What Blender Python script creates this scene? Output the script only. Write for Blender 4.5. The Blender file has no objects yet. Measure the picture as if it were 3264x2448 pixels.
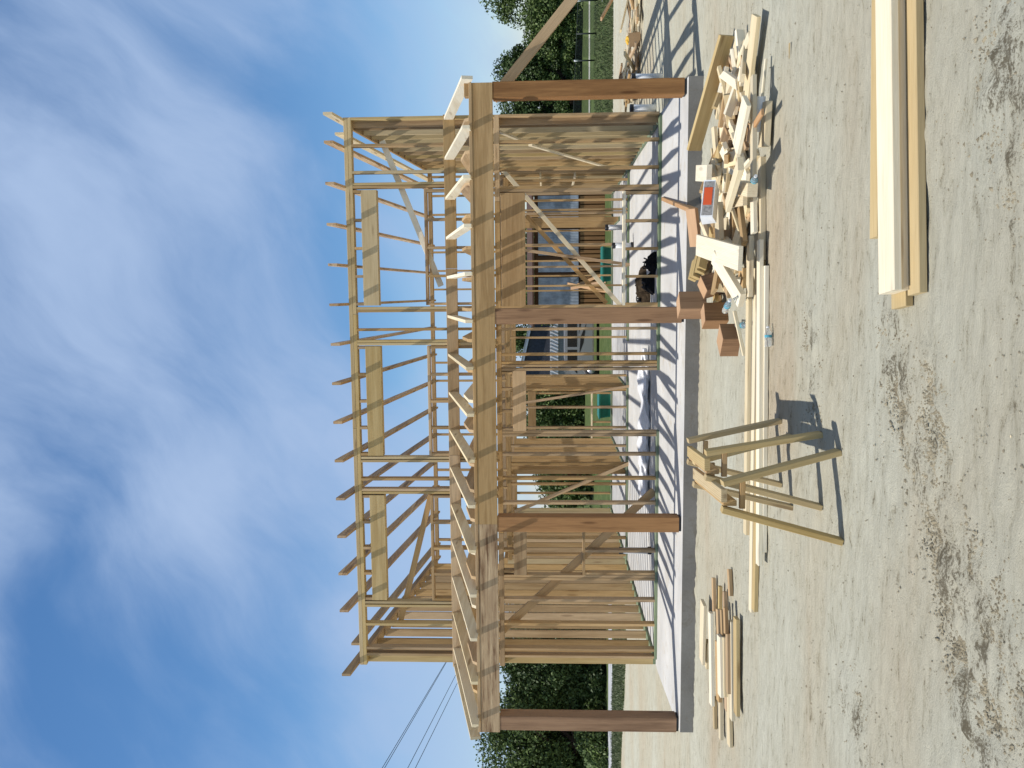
import bpy, math, random
import numpy as np
from mathutils import Vector, Matrix
random.seed(11); rng = np.random.default_rng(5)
R = math.radians
S = bpy.context.scene
COL = S.collection

# ------------------------------------------------------------------ camera (phone held sideways: world up = picture left)
EYE = Vector((0.0, 0.0, 1.62)); FL = 2644.0
pt, yw, rl = R(2.531), R(6.321), R(-0.275)
fw = Vector((-math.sin(yw)*math.cos(pt), math.cos(yw)*math.cos(pt), math.sin(pt)))
r0 = Vector((math.cos(yw), math.sin(yw), 0)); u0 = r0.cross(fw)
RT = math.cos(rl)*r0 + math.sin(rl)*u0; UP = -math.sin(rl)*r0 + math.cos(rl)*u0
cam_d = bpy.data.cameras.new('camera'); cam = bpy.data.objects.new('camera', cam_d); COL.objects.link(cam)
ax, ay, az = -UP, RT, -fw
cam.matrix_world = Matrix(((ax.x, ay.x, az.x, EYE.x), (ax.y, ay.y, az.y, EYE.y), (ax.z, ay.z, az.z, EYE.z), (0, 0, 0, 1)))
cam_d.sensor_fit = 'HORIZONTAL'; cam_d.sensor_width = 36; cam_d.lens = 36*FL/3264
cam_d.clip_start = 0.1; cam_d.clip_end = 3000
S.camera = cam
S.view_settings.view_transform = 'Standard'; S.view_settings.look = 'None'
S.view_settings.exposure = -0.10; S.view_settings.gamma = 1

# sun: light travels (+.47, +.20, -1)
SD = Vector((0.47, 0.225, -1.0)).normalized()
sun_d = bpy.data.lights.new('sun', 'SUN'); sun_d.energy = 4.9; sun_d.angle = R(0.53); sun_d.color = (1.0, 0.95, 0.87)
sun = bpy.data.objects.new('sun', sun_d); COL.objects.link(sun)
sun.rotation_euler = SD.to_track_quat('-Z', 'Y').to_euler(); sun.location = (-10, 0, 20)
ELEV = math.asin(-SD.z); AZ = math.atan2(-SD.x, -SD.y)

# world: nishita sky with thin cirrus
W = bpy.data.worlds.new('World'); S.world = W; W.use_nodes = True
nt = W.node_tree; N = nt.nodes; Lk = nt.links; N.clear()
def nd(tree, typ, **kw):
    n = tree.nodes.new(typ)
    for k, v in kw.items():
        if k == 'ins':
            for a, b in v.items():
                if hasattr(b, 'is_output'): tree.links.new(b, n.inputs[a])
                else: n.inputs[a].default_value = b
        else: setattr(n, k, v)
    return n
def mth(tree, op, a, b=None, c=None, clamp=False):
    ins = {0: a}
    if b is not None: ins[1] = b
    if c is not None: ins[2] = c
    return nd(tree, 'ShaderNodeMath', operation=op, use_clamp=clamp, ins=ins).outputs[0]
sky = nd(nt, 'ShaderNodeTexSky'); sky.sky_type = 'NISHITA'; sky.sun_disc = False
sky.sun_elevation = ELEV; sky.sun_rotation = AZ; sky.air_density = 1.0; sky.dust_density = 0.1; sky.ozone_density = 2.5
tc = nd(nt, 'ShaderNodeTexCoord')
sep = nd(nt, 'ShaderNodeSeparateXYZ', ins={0: tc.outputs['Generated']})
dx, dy, dz = sep.outputs
azn = mth(nt, 'MULTIPLY', mth(nt, 'ARCTAN2', dx, dy), 57.2958)
eln = mth(nt, 'MULTIPLY', mth(nt, 'ARCSINE', dz), 57.2958)
cv = nd(nt, 'ShaderNodeCombineXYZ', ins={0: azn, 1: eln, 2: 0.0}).outputs[0]
wrp = nd(nt, 'ShaderNodeTexNoise', ins={'Vector': cv, 'Scale': 0.045, 'Detail': 2.0, 'Roughness': 0.45}); wrp.noise_dimensions = '2D'
wv = nd(nt, 'ShaderNodeVectorMath', operation='SCALE', ins={0: nd(nt, 'ShaderNodeVectorMath', operation='SUBTRACT', ins={0: wrp.outputs['Color'], 1: (0.5, 0.5, 0.5)}).outputs[0], 'Scale': 11.0}).outputs[0]
cw = nd(nt, 'ShaderNodeVectorMath', operation='ADD', ins={0: cv, 1: wv}).outputs[0]
sw = nd(nt, 'ShaderNodeSeparateXYZ', ins={0: cw})
def gauss(a0, e0, sa, se, rot):          # soft elliptical cloud bank at azimuth a0, elevation e0 (degrees)
    c, s = math.cos(R(rot)), math.sin(R(rot))
    a = mth(nt, 'SUBTRACT', sw.outputs[0], a0); e = mth(nt, 'SUBTRACT', sw.outputs[1], e0)
    p = mth(nt, 'DIVIDE', mth(nt, 'ADD', mth(nt, 'MULTIPLY', a, c), mth(nt, 'MULTIPLY', e, s)), sa)
    q = mth(nt, 'DIVIDE', mth(nt, 'SUBTRACT', mth(nt, 'MULTIPLY', e, c), mth(nt, 'MULTIPLY', a, s)), se)
    r2 = mth(nt, 'ADD', mth(nt, 'MULTIPLY', p, p), mth(nt, 'MULTIPLY', q, q))
    return mth(nt, 'POWER', 2.718, mth(nt, 'MULTIPLY', r2, -1.0))
def streak(rot, la, lb, det, rough=0.6, src=None):      # filaments la degrees long, lb degrees wide, rising at angle rot
    mp = nd(nt, 'ShaderNodeMapping', vector_type='TEXTURE', ins={'Vector': src or cw, 'Rotation': (0, 0, R(rot)), 'Scale': (la, lb, 1)})
    n = nd(nt, 'ShaderNodeTexNoise', ins={'Vector': mp.outputs[0], 'Scale': 1.0, 'Detail': det, 'Roughness': rough}); n.noise_dimensions = '2D'
    return n.outputs['Fac']
den = mth(nt, 'MULTIPLY', mth(nt, 'SUBTRACT', streak(38, 17, 6.5, 9.0, 0.56), 0.5), 1.3)
den = mth(nt, 'ADD', den, mth(nt, 'MULTIPLY', mth(nt, 'SUBTRACT', streak(50, 9, 3.0, 8.0, 0.58), 0.5), 0.5))
den = mth(nt, 'ADD', den, mth(nt, 'MULTIPLY', mth(nt, 'SUBTRACT', streak(20, 14, 9, 6.0, 0.5), 0.5), 1.0))
den = mth(nt, 'ADD', den, 0.46)
BANK = [(0.34, 3, 29, 9, 6, 30), (0.30, 2, 29, 14, 5, 38), (0.38, -2, 17, 13, 3.5, 38), (0.50, -15, 22, 5, 4.5, 30), (0.25, -20, 9, 16, 6, 0), (0.16, 12, 5, 14, 4, 0), (0.2, -9, 12.5, 9, 2.0, 25), (0.2, -7, 31, 10, 4, 0),
        (-0.95, -27, 23, 7, 6.5, 60), (-0.7, 12.5, 17, 7.5, 2.6, 55), (-0.62, 0, 12.2, 14, 2.1, 6), (-0.45, -21, 30, 7, 2.5, 20), (-0.35, -24, 14, 4, 3, 40), (-0.3, 16, 10, 7, 5, 0)]
for k, a0, e0, sa, se, rot in BANK:
    den = mth(nt, 'ADD', den, mth(nt, 'MULTIPLY', gauss(a0, e0, sa, se, rot), k))
fac = nd(nt, 'ShaderNodeMapRange', ins={0: den, 1: -0.35, 2: 1.3, 3: 0.04, 4: 0.95}, interpolation_type='SMOOTHSTEP')
skyc = nd(nt, 'ShaderNodeHueSaturation', ins={'Saturation': 1.24, 'Value': 1.66, 'Color': sky.outputs[0]})
cm = nd(nt, 'ShaderNodeMix', data_type='RGBA', ins={0: fac.outputs[0], 6: skyc.outputs[0], 7: (5.2, 6.9, 10.0, 1)})
# out-of-view grey veil added high overhead so shadows turn less blue
hi_ = nd(nt, 'ShaderNodeMapRange', ins={0: eln, 1: 38.0, 2: 60.0, 3: 0.0, 4: 0.85})
cm = nd(nt, 'ShaderNodeMix', data_type='RGBA', ins={0: hi_.outputs[0], 6: cm.outputs[2], 7: (2.3, 2.4, 2.7, 1)})
bg = nd(nt, 'ShaderNodeBackground', ins={'Color': cm.outputs[2], 'Strength': 0.085})
nd(nt, 'ShaderNodeOutputWorld', ins={0: bg.outputs[0]})

# ------------------------------------------------------------------ survey helper: sight line through a spot of the site to a plane
CR = {'A1': (1000, 200, 2.765), 'A2': (1000, 750, 2.765), 'A3': (1000, 1250, 2.765), 'A4': (1000, 1750, 2.377), 'B1': (1550, 200, 2.766), 'B2': (1550, 750, 2.766),
      'B3': (1550, 1250, 2.766), 'B4': (1550, 1750, 2.377), 'C1': (2150, 0, 2.765), 'C2': (2150, 500, 4.1475), 'C3': (2150, 850, 4.1475), 'C4': (2150, 1250, 2.765),
      'C5': (2150, 1750, 2.377), 'D6': (1550, 0, 3.403), 'D7': (2700, 0, 1.659), 'F': (0, 0, 1.0), 'G': (2170, 150, 5.53), 'H': (2180, 820, 4.88)}
GZ = -0.17
def at(n, x, y, axis=2, val=GZ):
    o = CR[n]; X = o[0]+x/o[2]; Y = o[1]+y/o[2]
    d = fw + RT*((2448-Y-1224)/FL) + UP*((1632-X)/FL)
    return EYE + d*((val-EYE[axis])/d[axis])

# ------------------------------------------------------------------ materials
def mat(name):
    m = bpy.data.materials.new(name); m.use_nodes = True; t = m.node_tree; t.nodes.clear()
    b = nd(t, 'ShaderNodeBsdfPrincipled'); nd(t, 'ShaderNodeOutputMaterial', ins={0: b.outputs[0]}); return m, t, b
def ramp(t, fac, stops):
    r = nd(t, 'ShaderNodeValToRGB', ins={0: fac}); e = r.color_ramp.elements
    while len(e) < len(stops): e.new(0.5)
    for i, (p, c) in enumerate(stops): e[i].position = p; e[i].color = (*c, 1)
    return r.outputs[0]
def noise(t, vec, scale, det=4, rough=0.5, dist=0.0):
    ins = {'Scale': scale, 'Detail': det, 'Roughness': rough, 'Distortion': dist}
    if vec is not None: ins['Vector'] = vec
    return nd(t, 'ShaderNodeTexNoise', ins=ins).outputs['Fac']
def wood(name, light, dark, knot=(0.16, 0.08, 0.03), rough=0.75, var=0.22, kn=0.5, stain=0.0, sat=0.0):
    m, t, b = mat(name)
    g = nd(t, 'ShaderNodeAttribute', attribute_name='grain').outputs['Vector']
    oi = nd(t, 'ShaderNodeObjectInfo').outputs['Random']
    off = nd(t, 'ShaderNodeVectorMath', operation='ADD', ins={0: g, 1: nd(t, 'ShaderNodeCombineXYZ', ins={0: mth(t, 'MULTIPLY', oi, 37.0), 1: mth(t, 'MULTIPLY', oi, 11.0)}).outputs[0]}).outputs[0]
    st = nd(t, 'ShaderNodeMapping', ins={'Vector': off, 'Scale': (0.9, 24, 24)}).outputs[0]
    n1 = noise(t, st, 3.2, 6, 0.6, 1.2)
    st2 = nd(t, 'ShaderNodeMapping', ins={'Vector': off, 'Scale': (1.2, 5, 5)}).outputs[0]
    n2 = noise(t, st2, 0.9, 3)
    wv_ = nd(t, 'ShaderNodeTexWave', ins={'Vector': nd(t, 'ShaderNodeMapping', ins={'Vector': off, 'Scale': (0.8, 15, 15)}).outputs[0], 'Scale': 1.6, 'Distortion': 5.0, 'Detail': 3.0, 'Detail Scale': 0.7}); wv_.bands_direction = 'Y'
    f = mth(t, 'ADD', mth(t, 'MULTIPLY', n1, 0.55), mth(t, 'ADD', mth(t, 'MULTIPLY', wv_.outputs['Fac'], 0.2), mth(t, 'MULTIPLY', n2, 0.42)))
    c = ramp(t, f, [(0.32, dark), (0.72, light)])
    kv = nd(t, 'ShaderNodeMapping', ins={'Vector': off, 'Scale': (1.5, 9, 9)}).outputs[0]
    vo = nd(t, 'ShaderNodeTexVoronoi', ins={'Vector': kv, 'Scale': 0.8})
    kf = nd(t, 'ShaderNodeMapRange', ins={0: vo.outputs['Distance'], 1: 0.09, 2: 0.17, 3: kn, 4: 0.0}).outputs[0]
    c = nd(t, 'ShaderNodeMix', data_type='RGBA', ins={0: kf, 6: c, 7: (*knot, 1)}).outputs[2]
    if stain:
        s2 = noise(t, nd(t, 'ShaderNodeMapping', ins={'Vector': off, 'Scale': (0.8, 12, 12)}).outputs[0], 1.3, 6, 0.7)
        sf = nd(t, 'ShaderNodeMapRange', ins={0: s2, 1: 0.52, 2: 0.64, 3: 0.0, 4: stain}).outputs[0]
        c = nd(t, 'ShaderNodeMix', data_type='RGBA', ins={0: sf, 6: c, 7: (0.14, 0.07, 0.03, 1)}).outputs[2]
    v = mth(t, 'ADD', 1.0-var*0.6, mth(t, 'MULTIPLY', oi, var))
    hs = nd(t, 'ShaderNodeHueSaturation', ins={'Color': c, 'Value': v, 'Saturation': mth(t, 'ADD', 0.88+sat, mth(t, 'MULTIPLY', mth(t, 'FRACT', mth(t, 'MULTIPLY', oi, 7.3)), 0.25))})
    t.links.new(hs.outputs[0], b.inputs['Base Color']); b.inputs['Roughness'].default_value = rough; b.inputs['Specular IOR Level'].default_value = 0.25
    bp = nd(t, 'ShaderNodeBump', ins={'Height': n1, 'Strength': 0.25, 'Distance': 0.004}); t.links.new(bp.outputs[0], b.inputs['Normal'])
    return m
M = {}
M['frame'] = wood('framing_lumber', (0.53, 0.37, 0.20), (0.30, 0.19, 0.088), var=0.40, stain=0.16)
M['pale'] = wood('fresh_pine', (0.75, 0.65, 0.45), (0.56, 0.44, 0.26), var=0.26, kn=0.6)
M['white'] = wood('bleached_pine', (0.86, 0.80, 0.64), (0.70, 0.60, 0.42), var=0.12, kn=0.3)
M['olive'] = wood('treated_pine', (0.55, 0.43, 0.235), (0.38, 0.27, 0.125), var=0.15)
M['bark'] = wood('waney_lumber', (0.60, 0.43, 0.25), (0.30, 0.17, 0.09), var=0.3, stain=0.7)
M['green'] = wood('green_treated_plate', (0.25, 0.30, 0.19), (0.10, 0.14, 0.09), var=0.1, kn=0.1)
M['cedar'] = wood('cedar_timber', (0.36, 0.195, 0.088), (0.16, 0.078, 0.034), knot=(0.07, 0.025, 0.01), var=0.16, kn=0.6, sat=-0.05)
M['cedarend'] = wood('cedar_end_grain', (0.54, 0.33, 0.17), (0.38, 0.21, 0.10), var=0.1, kn=0.1)
M['rough'] = wood('rough_sawn_beam', (0.60, 0.45, 0.27), (0.24, 0.14, 0.07), var=0.05, stain=0.95)
M['barn'] = wood('weathered_brown_boards', (0.12, 0.06, 0.03), (0.05, 0.025, 0.015), var=0.3)
M['barn2'] = wood('brown_slats', (0.30, 0.17, 0.08), (0.16, 0.08, 0.04), var=0.3)

def plain(name, col, rough=0.6, metal=0.0, nscale=6.0, namt=0.15, spec=0.5, bump=0.0):
    m, t, b = mat(name)
    g = nd(t, 'ShaderNodeTexCoord').outputs['Object']
    n = noise(t, g, nscale, 5, 0.6)
    lo = tuple(c*(1-namt) for c in col); hi = tuple(min(1, c*(1+namt)) for c in col)
    t.links.new(ramp(t, n, [(0.3, lo), (0.7, hi)]), b.inputs['Base Color'])
    b.inputs['Roughness'].default_value = rough; b.inputs['Metallic'].default_value = metal; b.inputs['Specular IOR Level'].default_value = spec
    if bump:
        bp = nd(t, 'ShaderNodeBump', ins={'Height': n, 'Strength': bump, 'Distance': 0.02}); t.links.new(bp.outputs[0], b.inputs['Normal'])
    return m
M['black'] = plain('black_plastic', (0.012, 0.012, 0.014), 0.5)
M['cloth'] = plain('black_canvas', (0.012, 0.012, 0.013), 0.95, nscale=20, namt=0.4, spec=0.1)
M['brownbag'] = plain('brown_leather', (0.045, 0.032, 0.02), 0.9, nscale=14, namt=0.4, spec=0.1)
M['pvc'] = plain('white_pvc', (0.72, 0.74, 0.76), 0.35, namt=0.05)
M['paper'] = plain('white_paper', (0.82, 0.84, 0.86), 0.7, namt=0.04)
M['orange'] = plain('orange_print', (0.62, 0.09, 0.02), 0.6, namt=0.08)
M['greyprint'] = plain('grey_print', (0.28, 0.27, 0.26), 0.6, nscale=40, namt=0.5)
M['card'] = plain('cardboard_inside', (0.05, 0.03, 0.025), 0.9)
M['teal'] = plain('teal_plastic', (0.01, 0.17, 0.13), 0.45, namt=0.2)
M['metal'] = plain('galvanised_sheet', (0.30, 0.34, 0.40), 0.55, 0.2, nscale=3, namt=0.4)
M['siding'] = plain('white_siding', (0.72, 0.73, 0.75), 0.7, namt=0.06)
M['shingle'] = plain('dark_shingles', (0.045, 0.05, 0.065), 0.9, nscale=10, namt=0.3)
M['silver'] = plain('silver_car_paint', (0.40, 0.41, 0.44), 0.3, 0.5, namt=0.03)
M['carglass'] = plain('dark_car_glass', (0.008, 0.009, 0.01), 0.12, namt=0.0)
M['fence'] = plain('dark_fence_metal', (0.03, 0.04, 0.035), 0.6, 0.3)
M['wire'] = plain('power_cable', (0.03, 0.035, 0.05), 0.6)
M['barkm'] = plain('tree_bark', (0.07, 0.05, 0.035), 0.95, nscale=12, namt=0.4, bump=0.5)
M['blue'] = plain('blue_label', (0.08, 0.36, 0.48), 0.4)
M['asphalt'] = plain('pale_road_gravel', (0.42, 0.43, 0.45), 0.95, nscale=2, namt=0.2)
M['path'] = plain('path_concrete', (0.46, 0.45, 0.40), 0.95, nscale=2, namt=0.2)
# concrete slab
def concrete(name, a, b_, bump):
    m, t, b = mat(name); g = nd(t, 'ShaderNodeTexCoord').outputs['Object']
    n = noise(t, g, 1.3, 8, 0.6); n2 = noise(t, g, 60, 4, 0.6)
    cc = ramp(t, mth(t, 'ADD', mth(t, 'MULTIPLY', n, 0.75), mth(t, 'MULTIPLY', n2, 0.25)), [(0.35, a), (0.65, b_)])
    du = nd(t, 'ShaderNodeMapRange', ins={0: noise(t, g, 2.6, 8, 0.72, 0.8), 1: 0.54, 2: 0.66, 3: 0.0, 4: 0.55}).outputs[0]
    cc = nd(t, 'ShaderNodeMix', data_type='RGBA', ins={0: du, 6: cc, 7: (a[0]*.9, a[1]*.8, a[2]*.62, 1)}).outputs[2]
    t.links.new(cc, b.inputs['Base Color'])
    b.inputs['Roughness'].default_value = 0.85; b.inputs['Specular IOR Level'].default_value = 0.3
    bp = nd(t, 'ShaderNodeBump', ins={'Height': n2, 'Strength': bump, 'Distance': 0.01}); t.links.new(bp.outputs[0], b.inputs['Normal']); return m
M['slab'] = concrete('trowelled_concrete', (0.46, 0.455, 0.44), (0.61, 0.605, 0.585), 0.03)
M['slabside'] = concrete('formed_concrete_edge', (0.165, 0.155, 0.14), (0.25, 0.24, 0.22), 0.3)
# clear plastic
m, t, b = mat('clear_plastic'); b.inputs['Transmission Weight'].default_value = 0.85; b.inputs['Roughness'].default_value = 0.08; b.inputs['IOR'].default_value = 1.2; b.inputs['Base Color'].default_value = (0.92, 0.95, 0.97, 1); M['clear'] = m
m, t, b = mat('white_poly_sheet'); b.inputs['Base Color'].default_value = (0.80, 0.81, 0.84, 1); b.inputs['Roughness'].default_value = 0.25; M['poly'] = m
# ground
m, t, b = mat('dry_dirt_and_grass'); M['ground'] = m
g = nd(t, 'ShaderNodeTexCoord').outputs['Object']
sp = nd(t, 'ShaderNodeSeparateXYZ', ins={0: g})
stm = nd(t, 'ShaderNodeMapping', ins={'Vector': g, 'Scale': (0.55, 1.5, 1)}).outputs[0]
n1 = noise(t, stm, 0.55, 6, 0.5, 0.3); n2 = noise(t, stm, 9, 10, 0.78, 0.5); n3 = noise(t, g, 70, 5, 0.8)
base = ramp(t, n1, [(0.28, (0.475, 0.40, 0.29)), (0.42, (0.50, 0.465, 0.36)), (0.56, (0.51, 0.495, 0.40)), (0.74, (0.55, 0.545, 0.455))])
mix1 = nd(t, 'ShaderNodeMix', data_type='RGBA', blend_type='MULTIPLY', ins={0: 0.75, 6: base, 7: ramp(t, n2, [(0.34, (0.58, 0.54, 0.47)), (0.42, (0.88, 0.87, 0.84)), (0.52, (1.0, 1.0, 1.0)), (0.68, (1.10, 1.10, 1.09))])}).outputs[2]
# crumbled clods (dark) band attribute + specks
cl = nd(t, 'ShaderNodeAttribute', attribute_name='clod').outputs['Fac']
spk = nd(t, 'ShaderNodeMapRange', ins={0: mth(t, 'ADD', mth(t, 'MULTIPLY', n2, 0.55), mth(t, 'ADD', mth(t, 'MULTIPLY', n3, 0.45), mth(t, 'MULTIPLY', cl, -0.122))), 1: 0.375, 2: 0.435, 3: 0.85, 4: 0.0}).outputs[0]
mix2 = nd(t, 'ShaderNodeMix', data_type='RGBA', ins={0: spk, 6: mix1, 7: (0.12, 0.10, 0.065, 1)}).outputs[2]
gr = nd(t, 'ShaderNodeAttribute', attribute_name='grass').outputs['Fac']
gf = nd(t, 'ShaderNodeMapRange', ins={0: mth(t, 'ADD', gr, mth(t, 'MULTIPLY', mth(t, 'SUBTRACT', n2, 0.5), 0.8)), 1: 0.42, 2: 0.58, 3: 0.0, 4: 1.0}).outputs[0]
gcol = ramp(t, noise(t, g, 3.0, 8, 0.7), [(0.3, (0.055, 0.085, 0.03)), (0.55, (0.09, 0.125, 0.045)), (0.75, (0.16, 0.17, 0.08))])
mix3 = nd(t, 'ShaderNodeMix', data_type='RGBA', ins={0: gf, 6: mix2, 7: gcol}).outputs[2]
t.links.new(mix3, b.inputs['Base Color']); b.inputs['Roughness'].default_value = 1.0; b.inputs['Specular IOR Level'].default_value = 0.1
bh = mth(t, 'ADD', mth(t, 'MULTIPLY', n2, 1.0), mth(t, 'MULTIPLY', n3, 0.35))
bp = nd(t, 'ShaderNodeBump', ins={'Height': bh, 'Strength': 0.9, 'Distance': 0.03}); t.links.new(bp.outputs[0], b.inputs['Normal'])
# foliage
def leafmat(name, a, c):
    m, t, b = mat(name)
    f = nd(t, 'ShaderNodeAttribute', attribute_name='tone').outputs['Fac']
    t.links.new(ramp(t, f, [(0.0, a), (1.0, c)]), b.inputs['Base Color']); b.inputs['Roughness'].default_value = 0.55; b.inputs['Specular IOR Level'].default_value = 0.3
    return m
M['leaf'] = leafmat('oak_leaves', (0.035, 0.058, 0.017), (0.14, 0.20, 0.055))
M['leaf2'] = leafmat('dark_leaves', (0.026, 0.045, 0.014), (0.09, 0.14, 0.038))
M['blade'] = leafmat('grass_blades', (0.05, 0.075, 0.028), (0.12, 0.14, 0.06))

# ------------------------------------------------------------------ builders
def tag(o, label=None, cat=None, group=None, kind=None):
    if label: o['label'] = label
    if cat: o['category'] = cat
    if group: o['group'] = group
    if kind: o['kind'] = kind
    return o
def link(name, me, m, parent=None, loc=None, mw=None):
    o = bpy.data.objects.new(name, me); COL.objects.link(o)
    if m is not None and not me.materials: me.materials.append(m)
    if mw is not None: o.matrix_world = mw
    elif loc is not None: o.location = loc
    if parent is not None: o.parent = parent
    return o
def empty(name, loc=(0, 0, 0), rz=0.0):
    o = bpy.data.objects.new(name, None); o.empty_display_size = 0.2; o.location = loc; o.rotation_euler = (0, 0, rz); COL.objects.link(o); return o
BF = [(0, 3, 2, 1), (4, 5, 6, 7), (0, 1, 5, 4), (1, 2, 6, 5), (2, 3, 7, 6), (3, 0, 4, 7)]
def mesh(name, vs, fs, grain=None, smooth=False, attrs=None):
    me = bpy.data.meshes.new(name); me.from_pydata([tuple(v) for v in vs], [], fs)
    if grain is not None:
        a = me.attributes.new('grain', 'FLOAT_VECTOR', 'POINT'); a.data.foreach_set('vector', np.array(grain, dtype=np.float32).ravel())
    if smooth: me.polygons.foreach_set('use_smooth', [True]*len(me.polygons))
    me.update(); return me
def boxv(l, w, t, jit=0.0, cut=0.0):
    c = [(-l, -w, -t), (l+cut, -w, -t), (l-cut, w, -t), (-l, w, -t), (-l, -w, t), (l+cut, -w, t), (l-cut, w, t), (-l, w, t)]
    return [tuple(a/2 for a in v) for v in c]
def cham(l, w, t, e):
    """box with chamfered long edges; x = length"""
    vs = []; pr = []
    W_, T_ = w/2, t/2
    for (a, b) in [(-W_+e, -T_), (W_-e, -T_), (W_, -T_+e), (W_, T_-e), (W_-e, T_), (-W_+e, T_), (-W_, T_-e), (-W_, -T_+e)]: pr.append((a, b))
    for x in (-l/2, l/2):
        for a, b in pr: vs.append((x, a, b))
    fs = [tuple(range(7, -1, -1)), tuple(range(8, 16))] + [(i, (i+1) % 8, 8+(i+1) % 8, 8+i) for i in range(8)]
    return vs, fs
def board(name, p, q, w, t, m, parent=None, up=(0, 0, 1), top=False, e=0.003, twist=0.0, shear=(0, 0)):
    """lumber from p to q; w across, t along up; top=True when p,q lie on its upper face"""
    p, q = Vector(p), Vector(q); d = (q-p); L = d.length; d.normalize()
    u = Vector(up); s = u.cross(d).normalized(); u = d.cross(s).normalized()
    if twist: s2 = s*math.cos(twist)+u*math.sin(twist); u = u*math.cos(twist)-s*math.sin(twist); s = s2
    c = (p+q)/2 - (u*t/2 if top else Vector())
    vs, fs = cham(L, w, t, min(e, t*0.2))
    if shear != (0, 0): vs = [(v[0]+(shear[1] if v[0] > 0 else shear[0])*v[1], v[1], v[2]) for v in vs]
    o3 = rng.random(3)*7
    me = mesh(name, vs, fs, [(v[0]+o3[0], v[1]+o3[1], v[2]+o3[2]) for v in vs])
    mw = Matrix(((d.x, s.x, u.x, c.x), (d.y, s.y, u.y, c.y), (d.z, s.z, u.z, c.z), (0, 0, 0, 1)))
    return link(name, me, m, parent, mw=mw)
def bx(name, x0, x1, y0, y1, z0, z1, m, parent=None):
    D = [x1-x0, y1-y0, z1-z0]; k = D.index(max(D)); c = Vector(((x0+x1)/2, (y0+y1)/2, (z0+z1)/2))
    h = Vector((0, 0, 0)); h[k] = D[k]/2
    if k == 0: return board(name, c-h, c+h, D[1], D[2], m, parent, up=(0, 0, 1))
    if k == 1: return board(name, c-h, c+h, D[0], D[2], m, parent, up=(0, 0, 1))
    return board(name, c-h, c+h, D[1], D[0], m, parent, up=(1, 0, 0))
def prism(name, pts, x0, x1, m, parent=None):
    """side outline pts in (Y,Z) extruded from x0 to x1; grain along Y"""
    n = len(pts); vs = [(x0, y, z) for y, z in pts] + [(x1, y, z) for y, z in pts]
    c = sum((Vector(v) for v in vs), Vector())/len(vs)
    vs = [tuple(Vector(v)-c) for v in vs]
    fs = [tuple(range(n)), tuple(range(2*n-1, n-1, -1))] + [(i+n, (i+1) % n+n, (i+1) % n, i) for i in range(n)]
    o3 = rng.random(3)*7
    return link(name, mesh(name, vs, fs, [(v[1]+o3[0], v[0]+o3[1], v[2]+o3[2]) for v in vs]), m, parent, loc=c)
def poly(name, pts, z0, z1, m, parent=None, side=None):
    n = len(pts); vs = [(x, y, z0) for x, y in pts]+[(x, y, z1) for x, y in pts]
    fs = [tuple(range(n-1, -1, -1)), tuple(range(n, 2*n))]+[(i, (i+1) % n, (i+1) % n+n, i+n) for i in range(n)]
    me = mesh(name, vs, fs, vs); o = link(name, me, m, parent)
    if side is not None:
        me.materials.append(side)
        for i in range(2, len(me.polygons)): me.polygons[i].material_index = 1
    return o
def lathe(name, prof, m, parent=None, mw=None, n=20, loc=None, smooth=True):
    vs = []; fs = []
    for r, z in prof:
        for k in range(n): a = 2*math.pi*k/n; vs.append((r*math.cos(a), r*math.sin(a), z))
    for i in range(len(prof)-1):
        for k in range(n): fs.append((i*n+k, i*n+(k+1) % n, (i+1)*n+(k+1) % n, (i+1)*n+k))
    fs.append(tuple(range(n-1, -1, -1))); fs.append(tuple(range((len(prof)-1)*n, len(prof)*n)))
    me = mesh(name, vs, fs, [(v[2], v[0], v[1]) for v in vs], smooth)
    return link(name, me, m, parent, mw=mw, loc=loc)
def along(p, q):
    p, q = Vector(p), Vector(q); return Matrix.Translation(p) @ (q-p).to_track_quat('Z', 'Y').to_matrix().to_4x4()

# ------------------------------------------------------------------ ground: one sheet to the horizon
def h_noise(X, Y, seed, freqs):
    r = np.random.default_rng(seed); H = np.zeros_like(X)
    for f, a in freqs:
        for _ in range(5):
            th = r.random()*6.283; ph = r.random()*6.283; ff = f*(0.7+0.6*r.random())
            H += a*np.sin(ff*(X*np.cos(th)+Y*np.sin(th))+ph + 1.3*np.sin(ff*0.6*(X*np.sin(th)-Y*np.cos(th))+ph*2))
    return H/5
xs = np.concatenate([-np.geomspace(900, 7.2, 40), np.arange(-7.1, 6.1, 0.045), np.geomspace(6.2, 900, 44)])
ys = np.concatenate([np.linspace(-60, 2.3, 12), np.arange(2.4, 10.4, 0.04), np.geomspace(10.5, 1500, 130)])
GX, GY = np.meshgrid(xs, ys)
near = np.clip((11.5-GY)/3, 0, 1)*np.clip((GY-2.2)/0.4, 0, 1)*np.clip((8-np.abs(GX))/1.0, 0, 1)
H = h_noise(GX, GY, 3, [(2.2, 0.010), (5.5, 0.006), (14, 0.004)])
Hf = h_noise(GX, GY, 8, [(24, 0.006), (48, 0.006)])
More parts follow.
